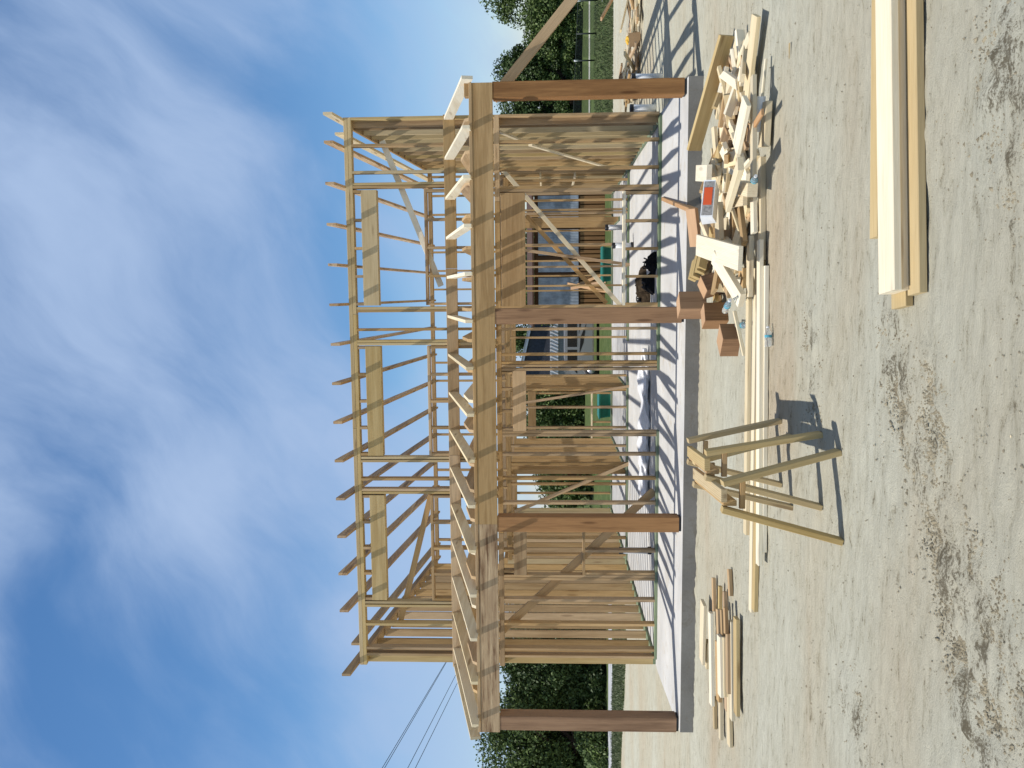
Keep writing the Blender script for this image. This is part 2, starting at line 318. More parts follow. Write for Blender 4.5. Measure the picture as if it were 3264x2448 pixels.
# crumbled tyre ridges running across the front
clod = np.zeros_like(GX)
def ridge(x0, y0, x1, y1, wd, amp):
    L2 = (x1-x0)**2+(y1-y0)**2; tt = np.clip(((GX-x0)*(x1-x0)+(GY-y0)*(y1-y0))/L2, 0, 1)
    wob = 0.10*np.sin(tt*9+x0)+0.05*np.sin(tt*23)
    d = np.hypot(GX-(x0+tt*(x1-x0)), GY-(y0+tt*(y1-y0))+wob)
    return amp*np.exp(-(d/wd)**2)
pts_r = [('F', 2830, 1010, 'F', 2860, 1180, .09, .8), ('F', 2850, 1180, 'F', 2990, 1600, .10, 1.0), ('F', 2980, 1600, 'F', 3060, 1900, .13, 1.2), ('F', 3060, 1900, 'F', 3130, 2448, .12, 1.2),
         ('F', 2960, 1120, 'F', 3020, 1400, .06, .8), ('F', 3090, 1800, 'F', 3190, 2020, .08, 1.0), ('F', 3190, 2020, 'F', 3230, 2270, .1, .8), ('F', 3200, 60, 'F', 3262, 480, .13, 1.1), ('F', 3240, 300, 'F', 3262, 700, .08, .8),
         ('F', 2580, 1000, 'F', 2600, 1330, .10, .7), ('F', 2840, 1000, 'F', 2830, 900, .08, .5), ('F', 2700, 2200, 'F', 2760, 2448, .12, .6), ('F', 2960, 330, 'F', 3000, 420, .15, .4)]
for a, xa, ya, b_, xb, yb, wd, am in pts_r:
    P0, P1 = at(a, xa, ya), at(b_, xb, yb); clod = np.maximum(clod, ridge(P0.x, P0.y, P1.x, P1.y, wd, am))
clod *= (0.7+0.5*h_noise(GX, GY, 21, [(7, 1.0), (17, 0.8)]))
clod = np.clip(clod, 0, 1.3)
clumps = np.abs(h_noise(GX, GY, 31, [(40, 1.0), (62, 1.0)]))
Z = GZ-0.004 + near*(H+Hf*0.5+clod*clumps*0.05+clod*0.008)
# dirt is banked a little against the slab edge, and stays low under it
inside = (GX > -5.6) & (GX < 2.5) & (GY > 9.95)
Z[inside] = np.minimum(Z[inside], GZ-0.01)
Z[(GY > 9.72) & (GY < 9.95)] += 0.022*np.abs(h_noise(GX, GY, 14, [(2.1, 1.0), (11, .7), (43, .6), (67, .6)]))[(GY > 9.72) & (GY < 9.95)]
grass = np.clip((GY-23.2)/1.2, 0, 1)*(GX > -3)+np.clip((GY-(19.0-(GX+10)*0.35*(GX < -8)))/0.8, 0, 1)*(GX <= -3)
grass[(GX <= -3) & (GX > -7) & (GY < 22)] = 0
ny, nx = GX.shape
me = bpy.data.meshes.new('ground')
vv = np.stack([GX, GY, Z], -1).reshape(-1, 3)
idx = np.arange(nx*ny).reshape(ny, nx)
ff = np.stack([idx[:-1, :-1], idx[:-1, 1:], idx[1:, 1:], idx[1:, :-1]], -1).reshape(-1, 4)
me.from_pydata(vv.tolist(), [], ff.tolist())
for nm, arr in (('clod', clod*near), ('grass', grass)):
    a = me.attributes.new(nm, 'FLOAT', 'POINT'); a.data.foreach_set('value', arr.astype(np.float32).ravel())
me.polygons.foreach_set('use_smooth', [True]*len(me.polygons)); me.update()
tag(link('ground', me, M['ground']), kind='structure')
tag(poly('road', [(-60, 22.9), (-11.0, 22.9), (-8.6, 23.3), (-6.5, 23.6), (-6.5, 24.7), (-8.5, 24.5), (-11, 24.4), (-60, 24.6)], GZ-0.002, GZ+0.006, M['asphalt']), kind='structure')
tag(poly('footpath', [(4, 36.1), (60, 35.2), (60, 36.2), (4, 37.1)], GZ-0.002, GZ+0.008, M['path']), kind='structure')
tag(poly('path', [(9.3, 27.5), (30, 27.2), (30, 27.8), (9.3, 28.1)], GZ-0.002, GZ+0.012, M['asphalt']), kind='structure')

# ------------------------------------------------------------------ the timber framed building
YW = 12.126; WD = 0.128; ST = 0.038
BLD = empty('timber_framed_building', (-1.6, 12.1, 0))
tag(BLD, 'unfinished two-storey timber stud frame with front porch on concrete slab', 'building')
def part(o):                      # parent while keeping the world placement
    o.parent = BLD; o.matrix_parent_inverse = Matrix.Translation(-BLD.location); return o
slab_pts = [(-5.49, 9.91), (2.44, 9.91), (2.525, 12.03), (2.525, 21.3), (-5.70, 21.3), (-5.70, 12.0)]
part(poly('foundation_slab', slab_pts, GZ-0.12, 0.0, M['slab'], side=M['slabside']))
Zt0, Zt1, Zt2 = 4.440, 4.492, 4.547      # double top plate
rr = random.Random(4)
def fst(name, x, z0, z1, y=YW, m='frame', w=ST, dep=WD):
    j = rr.uniform(-.004, .004); return part(bx(name, x-w/2, x+w/2, y+j, y+dep, z0, z1, M[m]))
# front wall plates
for a, b_ in ((2.475, 1.3), (1.3, -1.152)): part(bx('bottom_plate', b_+.002, a-.002, YW-.002, YW+WD, 0.002, 0.04, M['green']))
for a, b_ in ((-2.045, -4.3), (-4.3, -5.56)): part(bx('bottom_plate', b_+.002, a-.002, YW-.002, YW+WD, 0.002, 0.04, M['green']))
for z0, z1, cuts in ((Zt0, Zt1-.003, (2.515, -.3, -3.4, -5.69)), (Zt1, Zt2, (2.515, 1.0, -2.0, -4.6, -5.69))):
    for i in range(len(cuts)-1): part(bx('top_plate', cuts[i+1]+.002, cuts[i]-.002, YW, YW+WD, z0, z1, M['olive']))
# openings
UPW = [(1.49, -.175), (-.775, -2.415), (-3.02, -4.655)]
LOW = [(1.42, -.205, 1.95, 2.293, .506, .546), (-3.50, -4.245, 1.965, 2.156, 1.085, 1.122)]
ZB0, ZB1 = 2.31, 2.388
full = [2.495, 2.12, 1.742, 1.575, 1.532, -.215, -.256, -.53, -.70, -.742, -2.447, -2.495, -2.775, -2.935, -2.98, -4.69, -4.745, -5.04, -5.42, -5.52]
lowst = [2.495, 2.14, 1.755, 1.49, 1.452, -.215, -.256, -.54, -.91, -1.03, -1.075, -1.13, -2.065, -2.108, -2.40, -2.765, -3.14, -3.40, -3.48, -4.262, -4.305, -4.64, -5.02, -5.42, -5.53]
for x in lowst: fst('stud', x, .041, ZB0)
for x in full: fst('stud', x, ZB1, Zt0, y=YW, m='olive' if rr.random() < .5 else 'frame')
cuts = [2.515, 1.3, -.3, -1.8, -3.6, -5.69]
for i in range(5): part(bx('middle_plate', cuts[i+1]+.002, cuts[i]-.002, YW+.004, YW+WD, ZB0+.001, ZB1-.001, M['frame']))
for a, b_ in UPW:
    part(bx('header', b_, a, YW-.001, YW+WD, 4.097, 4.325, M['olive']))
    part(bx('window_sill', b_, a, YW-.001, YW+WD, 3.369, 3.406, M['bark'] if a > 1 else M['frame']))
    n = 5
    for k in range(n):
        x = a-.02-(a-b_-.04)*(k/(n-1)); fst('cripple_stud', x, 4.326, Zt0-.001); fst('cripple_stud', x-(.004 if k else 0), ZB1, 3.368)
for a, b_, h0, h1, s0, s1 in LOW:
    part(bx('header', b_, a, YW-.002, YW+WD, h0, h1, M['frame']))
    part(bx('window_sill', b_, a, YW-.002, YW+WD, s0, s1, M['white' if a > 0 else 'frame']))
    n = 5 if a > 0 else 3
    for k in range(n): x = a-.02-(a-b_-.04)*(k/(n-1)); fst('cripple_stud', x, .041, s0-.001)
    if h1 < 2.25:
        for k in range(3): fst('cripple_stud', a-.05-(a-b_-.1)*k/2, h1+.001, ZB0)
part(bx('header', -2.045, -1.152, YW-.002, YW+WD, 1.955, 2.15, M['frame']))
for x in (-1.18, -1.42, -1.75, -2.02): fst('cripple_stud', x, 2.151, ZB0)
# ledger
for i, (a, b_) in enumerate(((2.52, .35), (.35, -2.4), (-2.4, -5.69))):
    part(bx('ledger_board', b_+.002, a-.002, YW-.042, YW-.003, 2.938, 3.104, M['frame']))
# porch: posts, beam, rafters, joists
PX = [-5.455, -2.86, -.289, 2.357]; PW = .19
PO = {'x': PX}
for x in PX:
    o = part(link('porch_post', mesh('porch_post', *(lambda v: (v[0], v[1], [(p[0]+x*3, p[1], p[2]) for p in v[0]]))(cham(2.262-.03, PW, PW, .006))), M['cedar'], mw=Matrix.Translation((x, 10.105, (2.262+.03)/2)) @ Matrix.Rotation(-math.pi/2, 4, 'Y')))
    bp_ = bx('post_base', x-.085, x+.085, 10.025, 10.185, 0.001, .03, M['black']); bp_.parent = BLD; bp_.matrix_parent_inverse = Matrix.Translation(-BLD.location)
BZ0, BZ1 = 2.263, 2.541
for a, b_, m in ((2.44, -.2875, 'frame'), (-.2885, -2.857, 'frame'), (-2.858, -5.575, 'rough')):
    part(bx('porch_beam', b_, a, 10.005, 10.062, BZ0, 2.502, M[m]))
    part(bx('beam_cap', b_+.0003, a-.0003, 10.0, 10.067, 2.5035, BZ1, M[m]))
sl = .224
def prafter(x, fly=False):
    t_ = ST
    top0, dpt, sl = 3.09, .133, .2165
    ya = YW-.044; tail = 10.0 if x < -5.6 else 9.84
    if fly: pts = [(ya, top0), (ya, top0-dpt), (tail+.03, top0-dpt-sl*(ya-tail-.03)), (tail, top0-sl*(ya-tail))]
    else:
        yb = ya-(top0-dpt-2.52)/sl; pts = [(ya, top0), (ya, top0-dpt), (yb, 2.52), (tail, 2.52), (tail, top0-sl*(ya-tail))]
    return part(prism('porch_rafter', pts[::-1], x-t_/2, x+t_/2, M['white'] if x > -.2 else M['pale']))
for i in range(14):
    x = 1.909-.5625*i
    if x > -5.5: prafter(x)
prafter(2.465, True); prafter(-5.665, True)
part(bx('blocking', 2.3, 2.46, 10.05, 10.18, BZ1+.003, 2.60, M['frame']))
k0 = at('F', 1485, 1368, 1, 10.2).x
for i in range(-11, 13):
    x = k0+.372*i
    if x > 2.35 or x < -5.5: continue
    zt = 2.715+rr.uniform(-.01, .01)
    pts = [(YW-.045, 2.544), (10.0+rr.uniform(0, .03), 2.544), (10.06, 2.60), (10.62, zt), (YW-.045, zt)]
    if any(abs(x-(1.909-.5625*j)) < .045 for j in range(14)): x -= .05
    part(prism('porch_ceiling_joist', pts[::-1], x-ST/2, x+ST/2, M['pale' if rr.random() < .4 else 'frame']))
# main rafters
rs = -(4.015-4.547)/(16.8-YW)
YM = 16.8
for i in range(15):
    x = 2.10-.5635*i
    if x < -5.2: break
    yt = 11.70; zb = lambda y: Zt2+.001-rs*(y-YW); d = .128
    part(prism('rafter', [(yt, zb(yt)), (YM+.5, zb(YM+.5)), (YM+.5, zb(YM+.5)+d), (yt, zb(yt)+d)], x-ST/2, x+ST/2, M['bark']))
for x, yt in ((2.485, 11.7), (2.29, 12.13), (-5.36, 12.13), (-5.65, 11.7)):
    part(prism('rafter', [(yt, zb(yt)), (YM+.5, zb(YM+.5)), (YM+.5, zb(YM+.5)+d), (yt, zb(yt)+d)], x-ST/2, x+ST/2, M['pale' if x > 0 else 'frame']))
# side walls
extra = []
SP = .372
for xo, nm in ((2.52-WD, 'r'), (-5.695, 'l')):
    part(bx('bottom_plate', xo, xo+WD, YW+WD+.002, 21.15, .002, .04, M['green']))
    n = 0; y = YW+WD+.004
    ys_ = [YW+.002+WD+.002]+[YW+.33+SP*k for k in range(24)]
    for y in ys_:
        if y > 21.1: continue
        top = (Zt2-rs*(y-YW)-.06) if y < YM+.1 else 2.50
        if xo > 0 and 18.0 < y < 19.1 and False: continue
        part(bx('stud', xo+rr.uniform(-.003, .003), xo+WD, y, y+ST, .041, top, M['frame' if rr.random() < .8 else 'olive']))
    # raked double plate
    for dz_, m_ in ((-.045, 'frame'),):
        za, zb_ = Zt2+dz_, Zt2-rs*(YM-YW)+dz_
        part(prism('top_plate', [(YW+WD+.002, za-rs*WD), (YM+.1, zb_), (YM+.1, zb_+.04), (YW+WD+.002, za-rs*WD+.04)], xo, xo+WD, M[m_]))
    part(bx('top_plate', xo, xo+WD, YM+.13, 21.15, 2.502, 2.575, M['frame']))
# right wall: blocking round a small window, temporary diagonal strips
part(bx('window_sill', 2.30, 2.385, 17.0, 19.2, 1.05, 1.085, M['pale']))
part(bx('header', 2.30, 2.385, 17.0, 19.2, 1.75, 1.785, M['pale']))
# front corner flat studs
part(bx('corner_stud', 2.385, 2.515, YW-.003, YW+.036, .041, ZB0-.002, M['frame'])) if False else None
# mid wall
midx = [2.2, 1.81, 1.62, 1.56, .94, .5, .12, -.30, -.92, -1.70, -1.98, -2.35, -2.77, -3.15, -3.52, -3.95, -4.35, -4.72, -5.09, -5.45]
for x in midx: extra.append((x-ST/2, x+ST/2, YM, YM+WD, .041, 2.40))
for k in range(21):
    x = 2.30-.372*k
    if k % 5 == 3: continue
    if x > -5.5: extra.append((x-ST/2, x+ST/2, YM, YM+.09, 2.48, 3.935))
part(bx('wall_girt', -5.56, 2.38, YM, YM+WD, 2.402, 2.478, M['frame']))
for a, b_ in ((2.38, .3), (.3, -1.0), (-1.72, -5.56)): part(bx('bottom_plate', b_, a, YM-.003, YM+WD, .002, .04, M['green']))
part(bx('top_plate', -5.55, 2.385, YM-.002, YM+WD, 3.94, 4.012, M['frame']))
# back wall
for k in range(22):
    x = 2.26-.372*k
    if x < -5.5 or (-1.72 < x < -.72): continue
    if -4.05 < x < -2.6: extra.append((x-ST/2, x+ST/2, 21.02, 21.14, .041, .50)); continue
    extra.append((x-ST/2, x+ST/2, 21.02, 21.14, .041, 2.45))
part(bx('window_sill', -4.1, -2.5, 21.0, 21.14, .50, .54, M['pale']))
part(bx('header', -4.1, -2.5, 21.0, 21.14, 1.95, 2.15, M['frame']))
part(bx('top_plate', -5.56, 2.39, 21.0, 21.14, 2.452, 2.53, M['frame']))
for a, b_ in ((2.38, -.72), (-1.72, -5.56)): part(bx('bottom_plate', b_, a, 21.0, 21.14, .002, .04, M['green']))
# partitions in the back wing
for xp, y0, y1 in ((-1.99, 16.95, 19.3), (-3.72, 16.95, 20.9), (1.62, 19.0, 20.9)):
    y = y0
    while y < y1: extra.append((xp-.045, xp+.045, y, y+ST, .041, 2.44)); y += .37
    part(bx('bottom_plate', xp-.045, xp+.045, y0, y1+.04, .002, .04, M['green']))
for i, e in enumerate(extra):
    if i < 18: part(bx('stud', *e, M['frame']))
# the studs deep inside, beyond the hundred that show largest, as one part
def joined(name, boxes, m):
    vs = []; fs = []; gr_ = []
    for x0, x1, y0, y1, z0, z1 in boxes:
        b0 = len(vs); o3 = rng.random(3)*30
        for (x, y, z) in [(x0, y0, z0), (x1, y0, z0), (x1, y1, z0), (x0, y1, z0), (x0, y0, z1), (x1, y0, z1), (x1, y1, z1), (x0, y1, z1)]:
            vs.append((x, y, z)); gr_.append((z+o3[0], x+o3[1], y+o3[2]))
        fs += [tuple(b0+i for i in f) for f in BF]
    return link(name, mesh(name, vs, fs, gr_), m)
o = part(joined('stud', extra[18:], M['frame'])); o['kind'] = 'stuff'
# ceiling joists of the back wing (run across the building)
for k in range(11): part(bx('ceiling_joist', -5.56, 2.385, 17.35+.372*k-ST/2, 17.35+.372*k+ST/2, 2.535, 2.665, M['frame']))
# braces
def brace(a, b_, y, w=.085, t=.036, m='pale', up=(0, 1, 0)):
    return part(board('brace', (a[0], y, a[1]), (b_[0], y, b_[1]), w, t, M[m], up=up))
yb = YW+WD+.022
brace((2.20, 4.02), (.10, 3.20), yb, m='white')
brace((-3.05, 3.50), (-4.05, 3.80), yb, m='frame') if False else None
def pbr(n1_, x1, y1, n2_, x2, y2, Y, **k):
    a, b_ = at(n1_, x1, y1, 1, Y), at(n2_, x2, y2, 1, Y); return brace((a.x, a.z), (b_.x, b_.z), Y, **k)
pbr('A3', 1032, 905, 'A4', 660, 540, yb, m='frame')
pbr('B1', 80, 870, 'B2', 1200, 640, 16.76, m='pale')
pbr('B1', 350, 1345, 'B2', 1060, 600, 16.95, m='frame')
pbr('B2', 110, 100, 'B2', 1285, 262, 16.72, w=.06, m='bark')
pbr('B3', 250, 1055, 'B3', 1275, 622, 16.75, w=.075, m='frame')
pbr('B3', 1480, 868, 'B4', 105, 632, yb, w=.12, m='frame')
pbr('B2', 345, 1475, 'B2', 1290, 1325, 16.70, w=.05, m='bark')
# brace props on right wall (nailed strips)
for (ya, za, yb2, zb2) in ((12.6, 2.35, 13.6, 1.95), (13.8, 1.9, 16.6, .35)):
    part(board('brace', (2.37, ya, za), (2.37, yb2, zb2), .07, .03, M['pale'], up=(1, 0, 0)))
# long prop from the right hand post down to the yard
PB0, PB1 = at('D6', 290, 800, 1, 10.24), at('D6', 925, 0, 1, 10.24); kk = (PB1.z-PB0.z)/(PB1.x-PB0.x); xe = PB0.x+(GZ+.02-PB0.z)/kk
part(board('prop_board', (2.30, 10.24, PB0.z-kk*(PB0.x-2.30)), (xe, 10.24, GZ+.02), .125, .036, M['frame'], up=(0, 1, 0)))

# ------------------------------------------------------------------ sawhorses
def sawhorse(label, near_top, far_top, feet_near, feet_far):
    nt_, ft_ = Vector(near_top), Vector(far_top)
    root = empty('sawhorse', ((nt_.x+ft_.x)/2, (nt_.y+ft_.y)/2, GZ)); tag(root, label, 'sawhorse', 'sawhorses by the long boards')
    inv = Matrix.Translation(-root.location)
    def P(o): o.parent = root; o.matrix_parent_inverse = inv; return o
    d = (ft_-nt_).normalized(); sx = Vector((1, 0, 0))
    P(board('top_rail', nt_, ft_, .082, .036, M['olive'], top=True))
    for s in (-1,): P(board('side_rail', nt_+sx*s*.045+Vector((0, 0, -.055)), ft_+sx*s*.045+Vector((0, 0, -.055)), .036, .082, M['frame'], top=False))
    for end, feet, yo in ((nt_, feet_near, -.002), (ft_, feet_far, .002)):
        for s, f in zip((-1, 1), feet):
            P(board('leg', end+Vector((s*.082, yo, -.004)), Vector((f[0], f[1], GZ)), .082, .036, M['olive'], up=(0, 1, 0) if False else (1, 0, .2)))
        c = end+Vector((0, .03 if end is nt_ else -.03, -.135)); P(board('end_brace', c-sx*.085, c+sx*.085, .03, .035, M['frame'], up=(0, 0, 1)))
n1_, f1_ = at('C4', 265, 640, 1, 5.46), at('C4', 112, 520, 1, 6.40)
sawhorse('farther of the two pine sawhorses, its top under the porch edge', n1_, f1_, ((-1.43, 5.44), (-.95, 5.48)), ((-1.5, 6.38), (-1.01, 6.44)))
n2_, f2_ = at('C4', 412, 915, 1, 5.08), at('C4', 162, 715, 1, 6.08)
sawhorse('nearer of the two pine sawhorses, with bark-edged rail and longest shadow', n2_, f2_, ((-1.54, 5.04), (-1.0, 5.13)), ((-1.6, 6.08), (-1.08, 6.14)))

# ------------------------------------------------------------------ boards on the ground
def gb(name, label, cat, n1_, x1, y1, n2_, x2, y2, h, w, t, m, group=None, h2=None, edge=False, twist=0.0):
    a = at(n1_, x1, y1, 2, GZ+h); b_ = at(n2_, x2, y2, 2, GZ+(h2 if h2 is not None else h))
    if edge: o = board(name, a, b_, t, w, M[m], top=True, twist=twist)
    else: o = board(name, a, b_, w, t, M[m], top=True, twist=twist)
    return tag(o, label, cat, group)
T = .035
# foreground stack at the right
FG = 'long boards stacked in the right foreground'
def fgb(label, x0, Yc, h, w, m, slope=0.0, t=.038, tw=0.0):
    a = Vector((x0, Yc, GZ+h)); b_ = Vector((4.6, Yc+slope*(4.6-x0), GZ+h)); tag(board('long_board', a, b_, w, t, M[m], top=True, twist=tw), label, 'board', FG)
def gx(n, x, y, h=0.04): return at(n, x, y, 2, GZ+h)
p = gx('D7', 365, 1555, .045); q = gx('D7', 345, 0, .045); s_ = (q.y-p.y)/(q.x-p.x)
fgb('front bottom board of the foreground stack, knotty face towards viewer', p.x, p.y+.03, .045, .13, 'olive', s_)
p = gx('D7', 240, 1545, .115); 
fgb('wide white board on top of the foreground stack', p.x, p.y+.05, .125, .19, 'white', s_)
fgb('middle board right under the wide white top board of the stack', p.x-.0, p.y+.065, .084, .18, 'pale', s_)
fgb('bottom board sticking out furthest left under the foreground stack', gx('D7', 230, 1625, .04).x, p.y+.10, .043, .17, 'olive', s_)
p2 = gx('D7', 130, 1258, .05)
fgb('yellowish board lying along the back of the foreground stack', p2.x, p2.y-.02, .05, .10, 'olive', s_*.6)
p3 = gx('D7', 182, 855, .1)
fgb('thin yellow strip between back board and white board of the stack', p3.x, p3.y-.035, .10, .035, 'pale', s_*.8)
# long boards behind the sawhorses
LB = 'long boards lying behind the sawhorses'
gb('long_board', 'rearmost long board of the row behind the sawhorses, sticking out most to the right', 'board', 'C3', 965, -190, 'C4', 615, 1250, .07, .09, T, 'pale', LB)
gb('long_board', 'long board of the row reaching farthest left past the sawhorses', 'board', 'C3', 1060, 20, 'C5', 570, 470, .035, .09, T, 'pale', LB)
gb('long_board', 'middle long board of the row, its left end just short of the farthest one', 'board', 'C3', 1105, -350, 'C5', 625, 118, .07, .09, T, 'white', LB)
gb('long_board', 'long board on the ground under the middle board of the row', 'board', 'C3', 1135, -60, 'C5', 592, 462, .034, .09, T, 'olive', LB)
gb('long_board', 'foremost thin long board of the row behind the sawhorses', 'board', 'C3', 1185, -10, 'C5', 662, 20, .035, .05, T, 'white', LB)
# left heap of boards
LH = 'boards heaped in front of the left end of the slab'
L5 = [('short cream board at the slab side of the left heap', 208, 405, 198, 848, .10, .16, 'pale'), ('stub poking out under the cream board beside the slab', 238, 700, 232, 890, .05, .10, 'pale'),
      ('long cream board second from the slab in the left heap', 262, 480, 272, 1178, .08, .10, 'white'), ('thin dark strip sticking out right of the left heap, nearest slab', 284, 218, 290, 470, .05, .05, 'bark'),
      ('second thin strip sticking out right of the left heap', 333, 282, 332, 470, .06, .05, 'olive'), ('short dark plank in shade at the right of the left heap', 367, 322, 372, 470, .04, .05, 'bark'),
      ('lone strip farthest right in front of the left heap', 403, 152, 412, 355, .035, .06, 'frame'), ('wide whitish board lying on top in the middle of the left heap', 330, 655, 338, 1110, .15, .12, 'white'),
      ('grey board just in front of the wide whitish top board', 362, 662, 368, 1110, .12, .075, 'pale'), ('weathered board with a dark knot in the left heap', 392, 632, 396, 1088, .10, .07, 'frame'),
      ('short block across the right end of the left heap', 318, 455, 325, 652, .13, .075, 'frame'), ('rounded-end block beside the short block of the left heap', 348, 460, 355, 655, .12, .06, 'frame'), ('dark block next to the rounded-end one in the left heap', 372, 442, 378, 640, .12, .06, 'bark'),
      ('long yellowish board second from the front in the left heap', 418, 545, 424, 1290, .07, .08, 'pale'), ('foremost board of the left heap with a bright yellow face', 455, 522, 458, 1250, .06, .10, 'olive'),
      ('narrow strip poking out left of the heap, nearest the slab', 292, 1120, 296, 1358, .035, .06, 'olive'), ('yellow strip poking out left from the middle of the heap', 338, 1080, 340, 1438, .05, .06, 'pale'),
      ('broad pale board end farthest left of the heap', 398, 1080, 408, 1488, .04, .10, 'pale'), ('dark underlying board in the shade of the left heap', 380, 700, 385, 1220, .045, .08, 'bark'), ('hidden support board below the whitish top board', 315, 700, 325, 1150, .085, .10, 'frame')]
for lab, x1, y1, x2, y2, h, w, m_ in L5: gb('board', lab, 'board', 'C5', x1, y1, 'C5', x2, y2, h, w*1.22, T, m_, LH)

# ------------------------------------------------------------------ the scrap pile
SPG = 'lumber in the scrap pile beside the slab'
gb('plank', 'long dark plank on edge slanting from the slab, at the right of the pile', 'plank', 'C1', 398, 308, 'C1', 112, 1322, .14, .155, .04, 'olive', SPG, h2=.34, edge=True, twist=-.35)
gb('plank', 'long pale plank at the far right of the scrap pile', 'plank', 'C1', 702, 135, 'C1', 622, 850, .09, .20, T, 'pale', SPG)
gb('plank', 'short wide plank under the long pale one at the right of the pile', 'plank', 'C1', 532, 360, 'C1', 556, 825, .045, .16, T, 'pale', SPG)
gb('plank', 'second short plank tucked beside the short wide plank', 'plank', 'C1', 588, 450, 'C1', 590, 790, .03, .08, T, 'olive', SPG)
gb('plank', 'straight narrow plank running across the pile behind the white tube', 'plank', 'C1', 677, 670, 'C1', 676, 1560, .17, .075, T, 'pale', SPG)
gb('plank', 'thick cream plank in front of the white tube', 'plank', 'C1', 782, 900, 'C1', 762, 1295, .075, .19, .05, 'pale', SPG)
gb('plank', 'narrow plank along the front edge of the scrap pile', 'plank', 'C1', 748, 1390, 'C2', 1118, 1370, .05, .075, .045, 'pale', SPG)
gb('plank', 'wide whitish plank in the pile left of the long pale plank', 'plank', 'C1', 618, 885, 'C1', 530, 1310, .24, .20, T, 'white', SPG, h2=.26)
gb('plank', 'slanting square plank crossing the middle of the pile', 'plank', 'C2', 835, 90, 'C2', 672, 655, .34, .11, .045, 'pale', SPG, h2=.26)
gb('plank', 'broad yellow plank in front of the paper carton', 'plank', 'C2', 545, 640, 'C2', 565, 1125, .20, .17, .05, 'pale', SPG)
gb('plank', 'broad pale plank lying crosswise near the cedar blocks', 'plank', 'C2', 285, 1165, 'C2', 845, 1345, .36, .20, T, 'white', SPG, h2=.25)
gb('plank', 'long pale plank pointing at the clear bottles', 'plank', 'C2', 500, 1325, 'C3', 855, 455, .32, .15, .05, 'white', SPG, h2=.17)
gb('plank', 'marked plank lying behind the front narrow plank', 'plank', 'C2', 1015, 410, 'C2', 1025, 1010, .10, .10, T, 'white', SPG)
gb('plank', 'plank beside the marked plank, leading to the long boards', 'plank', 'C2', 975, 1045, 'C3', 960, 400, .11, .09, .04, 'pale', SPG)
gb('plank', 'slim stick leaning towards the T-shaped offcut', 'plank', 'C2', 835, 640, 'C2', 895, 1150, .16, .075, .04, 'frame', SPG)
gb('plank', 'small crosspiece of the T-shaped offcut', 'plank', 'C2', 740, 610, 'C2', 905, 575, .2, .08, T, 'pale', SPG)
gb('plank', 'thin splinter beside the T-shaped offcut', 'plank', 'C2', 730, 650, 'C2', 850, 1000, .12, .03, .03, 'pale', SPG)
gb('block', 'stubby block between crossing plank and front plank', 'block', 'C2', 800, 400, 'C2', 965, 440, .2, .11, .08, 'pale', SPG)
gb('block', 'grained square block at the slab edge, right of the carton', 'block', 'C2', 280, 215, 'C2', 425, 215, .27, .16, .05, 'white', SPG)
gb('stick', 'long thin strip lying against the fallen cedar block', 'stick', 'C3', 770, 590, 'C3', 900, 1180, .12, .03, .03, 'pale', SPG, h2=.03)
# rust-brown boards leaning on the slab edge
o = board('cedar_board', at('B1', 1545, 1200, 2, .03), at('B1', 1785, 1300, 2, .08), .05, .09, M['cedarend'], top=True); tag(o, 'orange-brown board lying on the porch floor edge above the pile', 'board')
o = board('cedar_board', at('C2', 205, 690, 2, .10), at('C2', 262, 1190, 2, .04), .16, .045, M['cedarend'], top=True, twist=-.5); tag(o, 'reddish rough board leaning against the slab edge by the carton', 'board')

HX0, HY0, HR = -.4, 7.0, .02
HM = np.zeros((170, 150))           # y, x  height map of the heap
def dome(x, y):
    u = (x-.15)/2.05; base = max(0, 1-abs((x-1.0)/1.15)**2.5)
    yc = 8.25+.15*math.sin(x*3); return .26*base*max(0, 1-((y-yc)/.85)**2)
ro = random.Random(23); cnt = 0; tries = 0
FILL = []
while cnt < 165 and tries < 9000:
    tries += 1
    x = ro.uniform(.0, 2.15); y = ro.uniform(7.45, 9.45)
    dm = dome(x, y)
    if dm < .02 or (x > 1.25 and y > 8.75): continue
    L_ = ro.choice([.12, .16, .2, .26, .3, .36, .45, .6]); w = ro.choice([.06, .082, .082, .11, .128]); t_ = ro.choice([.035, .035, .04])
    if ro.random() < .2: w, t_ = .035, .082
    a = ro.gauss(0.15, .9) if ro.random() < .65 else ro.uniform(0, 3.14)
    ca, sa = math.cos(a), math.sin(a); cells = []
    for i in np.arange(-L_/2, L_/2+.001, .04):
        for j in np.arange(-w/2, w/2+.001, .03):
            cx, cy = x+i*ca-j*sa, y+i*sa+j*ca; ix, iy = int((cx-HX0)/HR), int((cy-HY0)/HR)
            if 0 <= ix < 150 and 0 <= iy < 170: cells.append((iy, ix))
    hv = sorted(HM[c] for c in cells)
    z0 = hv[int(len(hv)*.82)]
    if z0 > dm*1.35+.02: continue
    til = ro.gauss(0, .10) if z0 < .02 else max(-.35, min(.35, ro.gauss(0, .2)))
    zc = z0+t_/2+abs(math.sin(til))*L_*.3
    dv = Vector((ca*math.cos(til), sa*math.cos(til), math.sin(til)))
    c = Vector((x, y, GZ+zc))
    m_ = ro.choice(['pale', 'pale', 'white', 'frame', 'olive', 'bark', 'frame'])
    FILL.append((c-dv*L_/2, c+dv*L_/2, w, t_, m_, ro.gauss(0, .15)))
    for ce in cells: HM[ce] = max(HM[ce], z0+t_)
    cnt += 1
for a, b_, w, t_, m_, tw in FILL:
    tag(board('offcut', a, b_, w, t_, M[m_], twist=tw, shear=(ro.choice([0, 0, .4, -.6]), ro.choice([0, 0, 0, .5, -.4, 1.0]))), 'short pine offcut heaped among others in the scrap pile', 'offcut', 'short offcuts in the scrap pile')

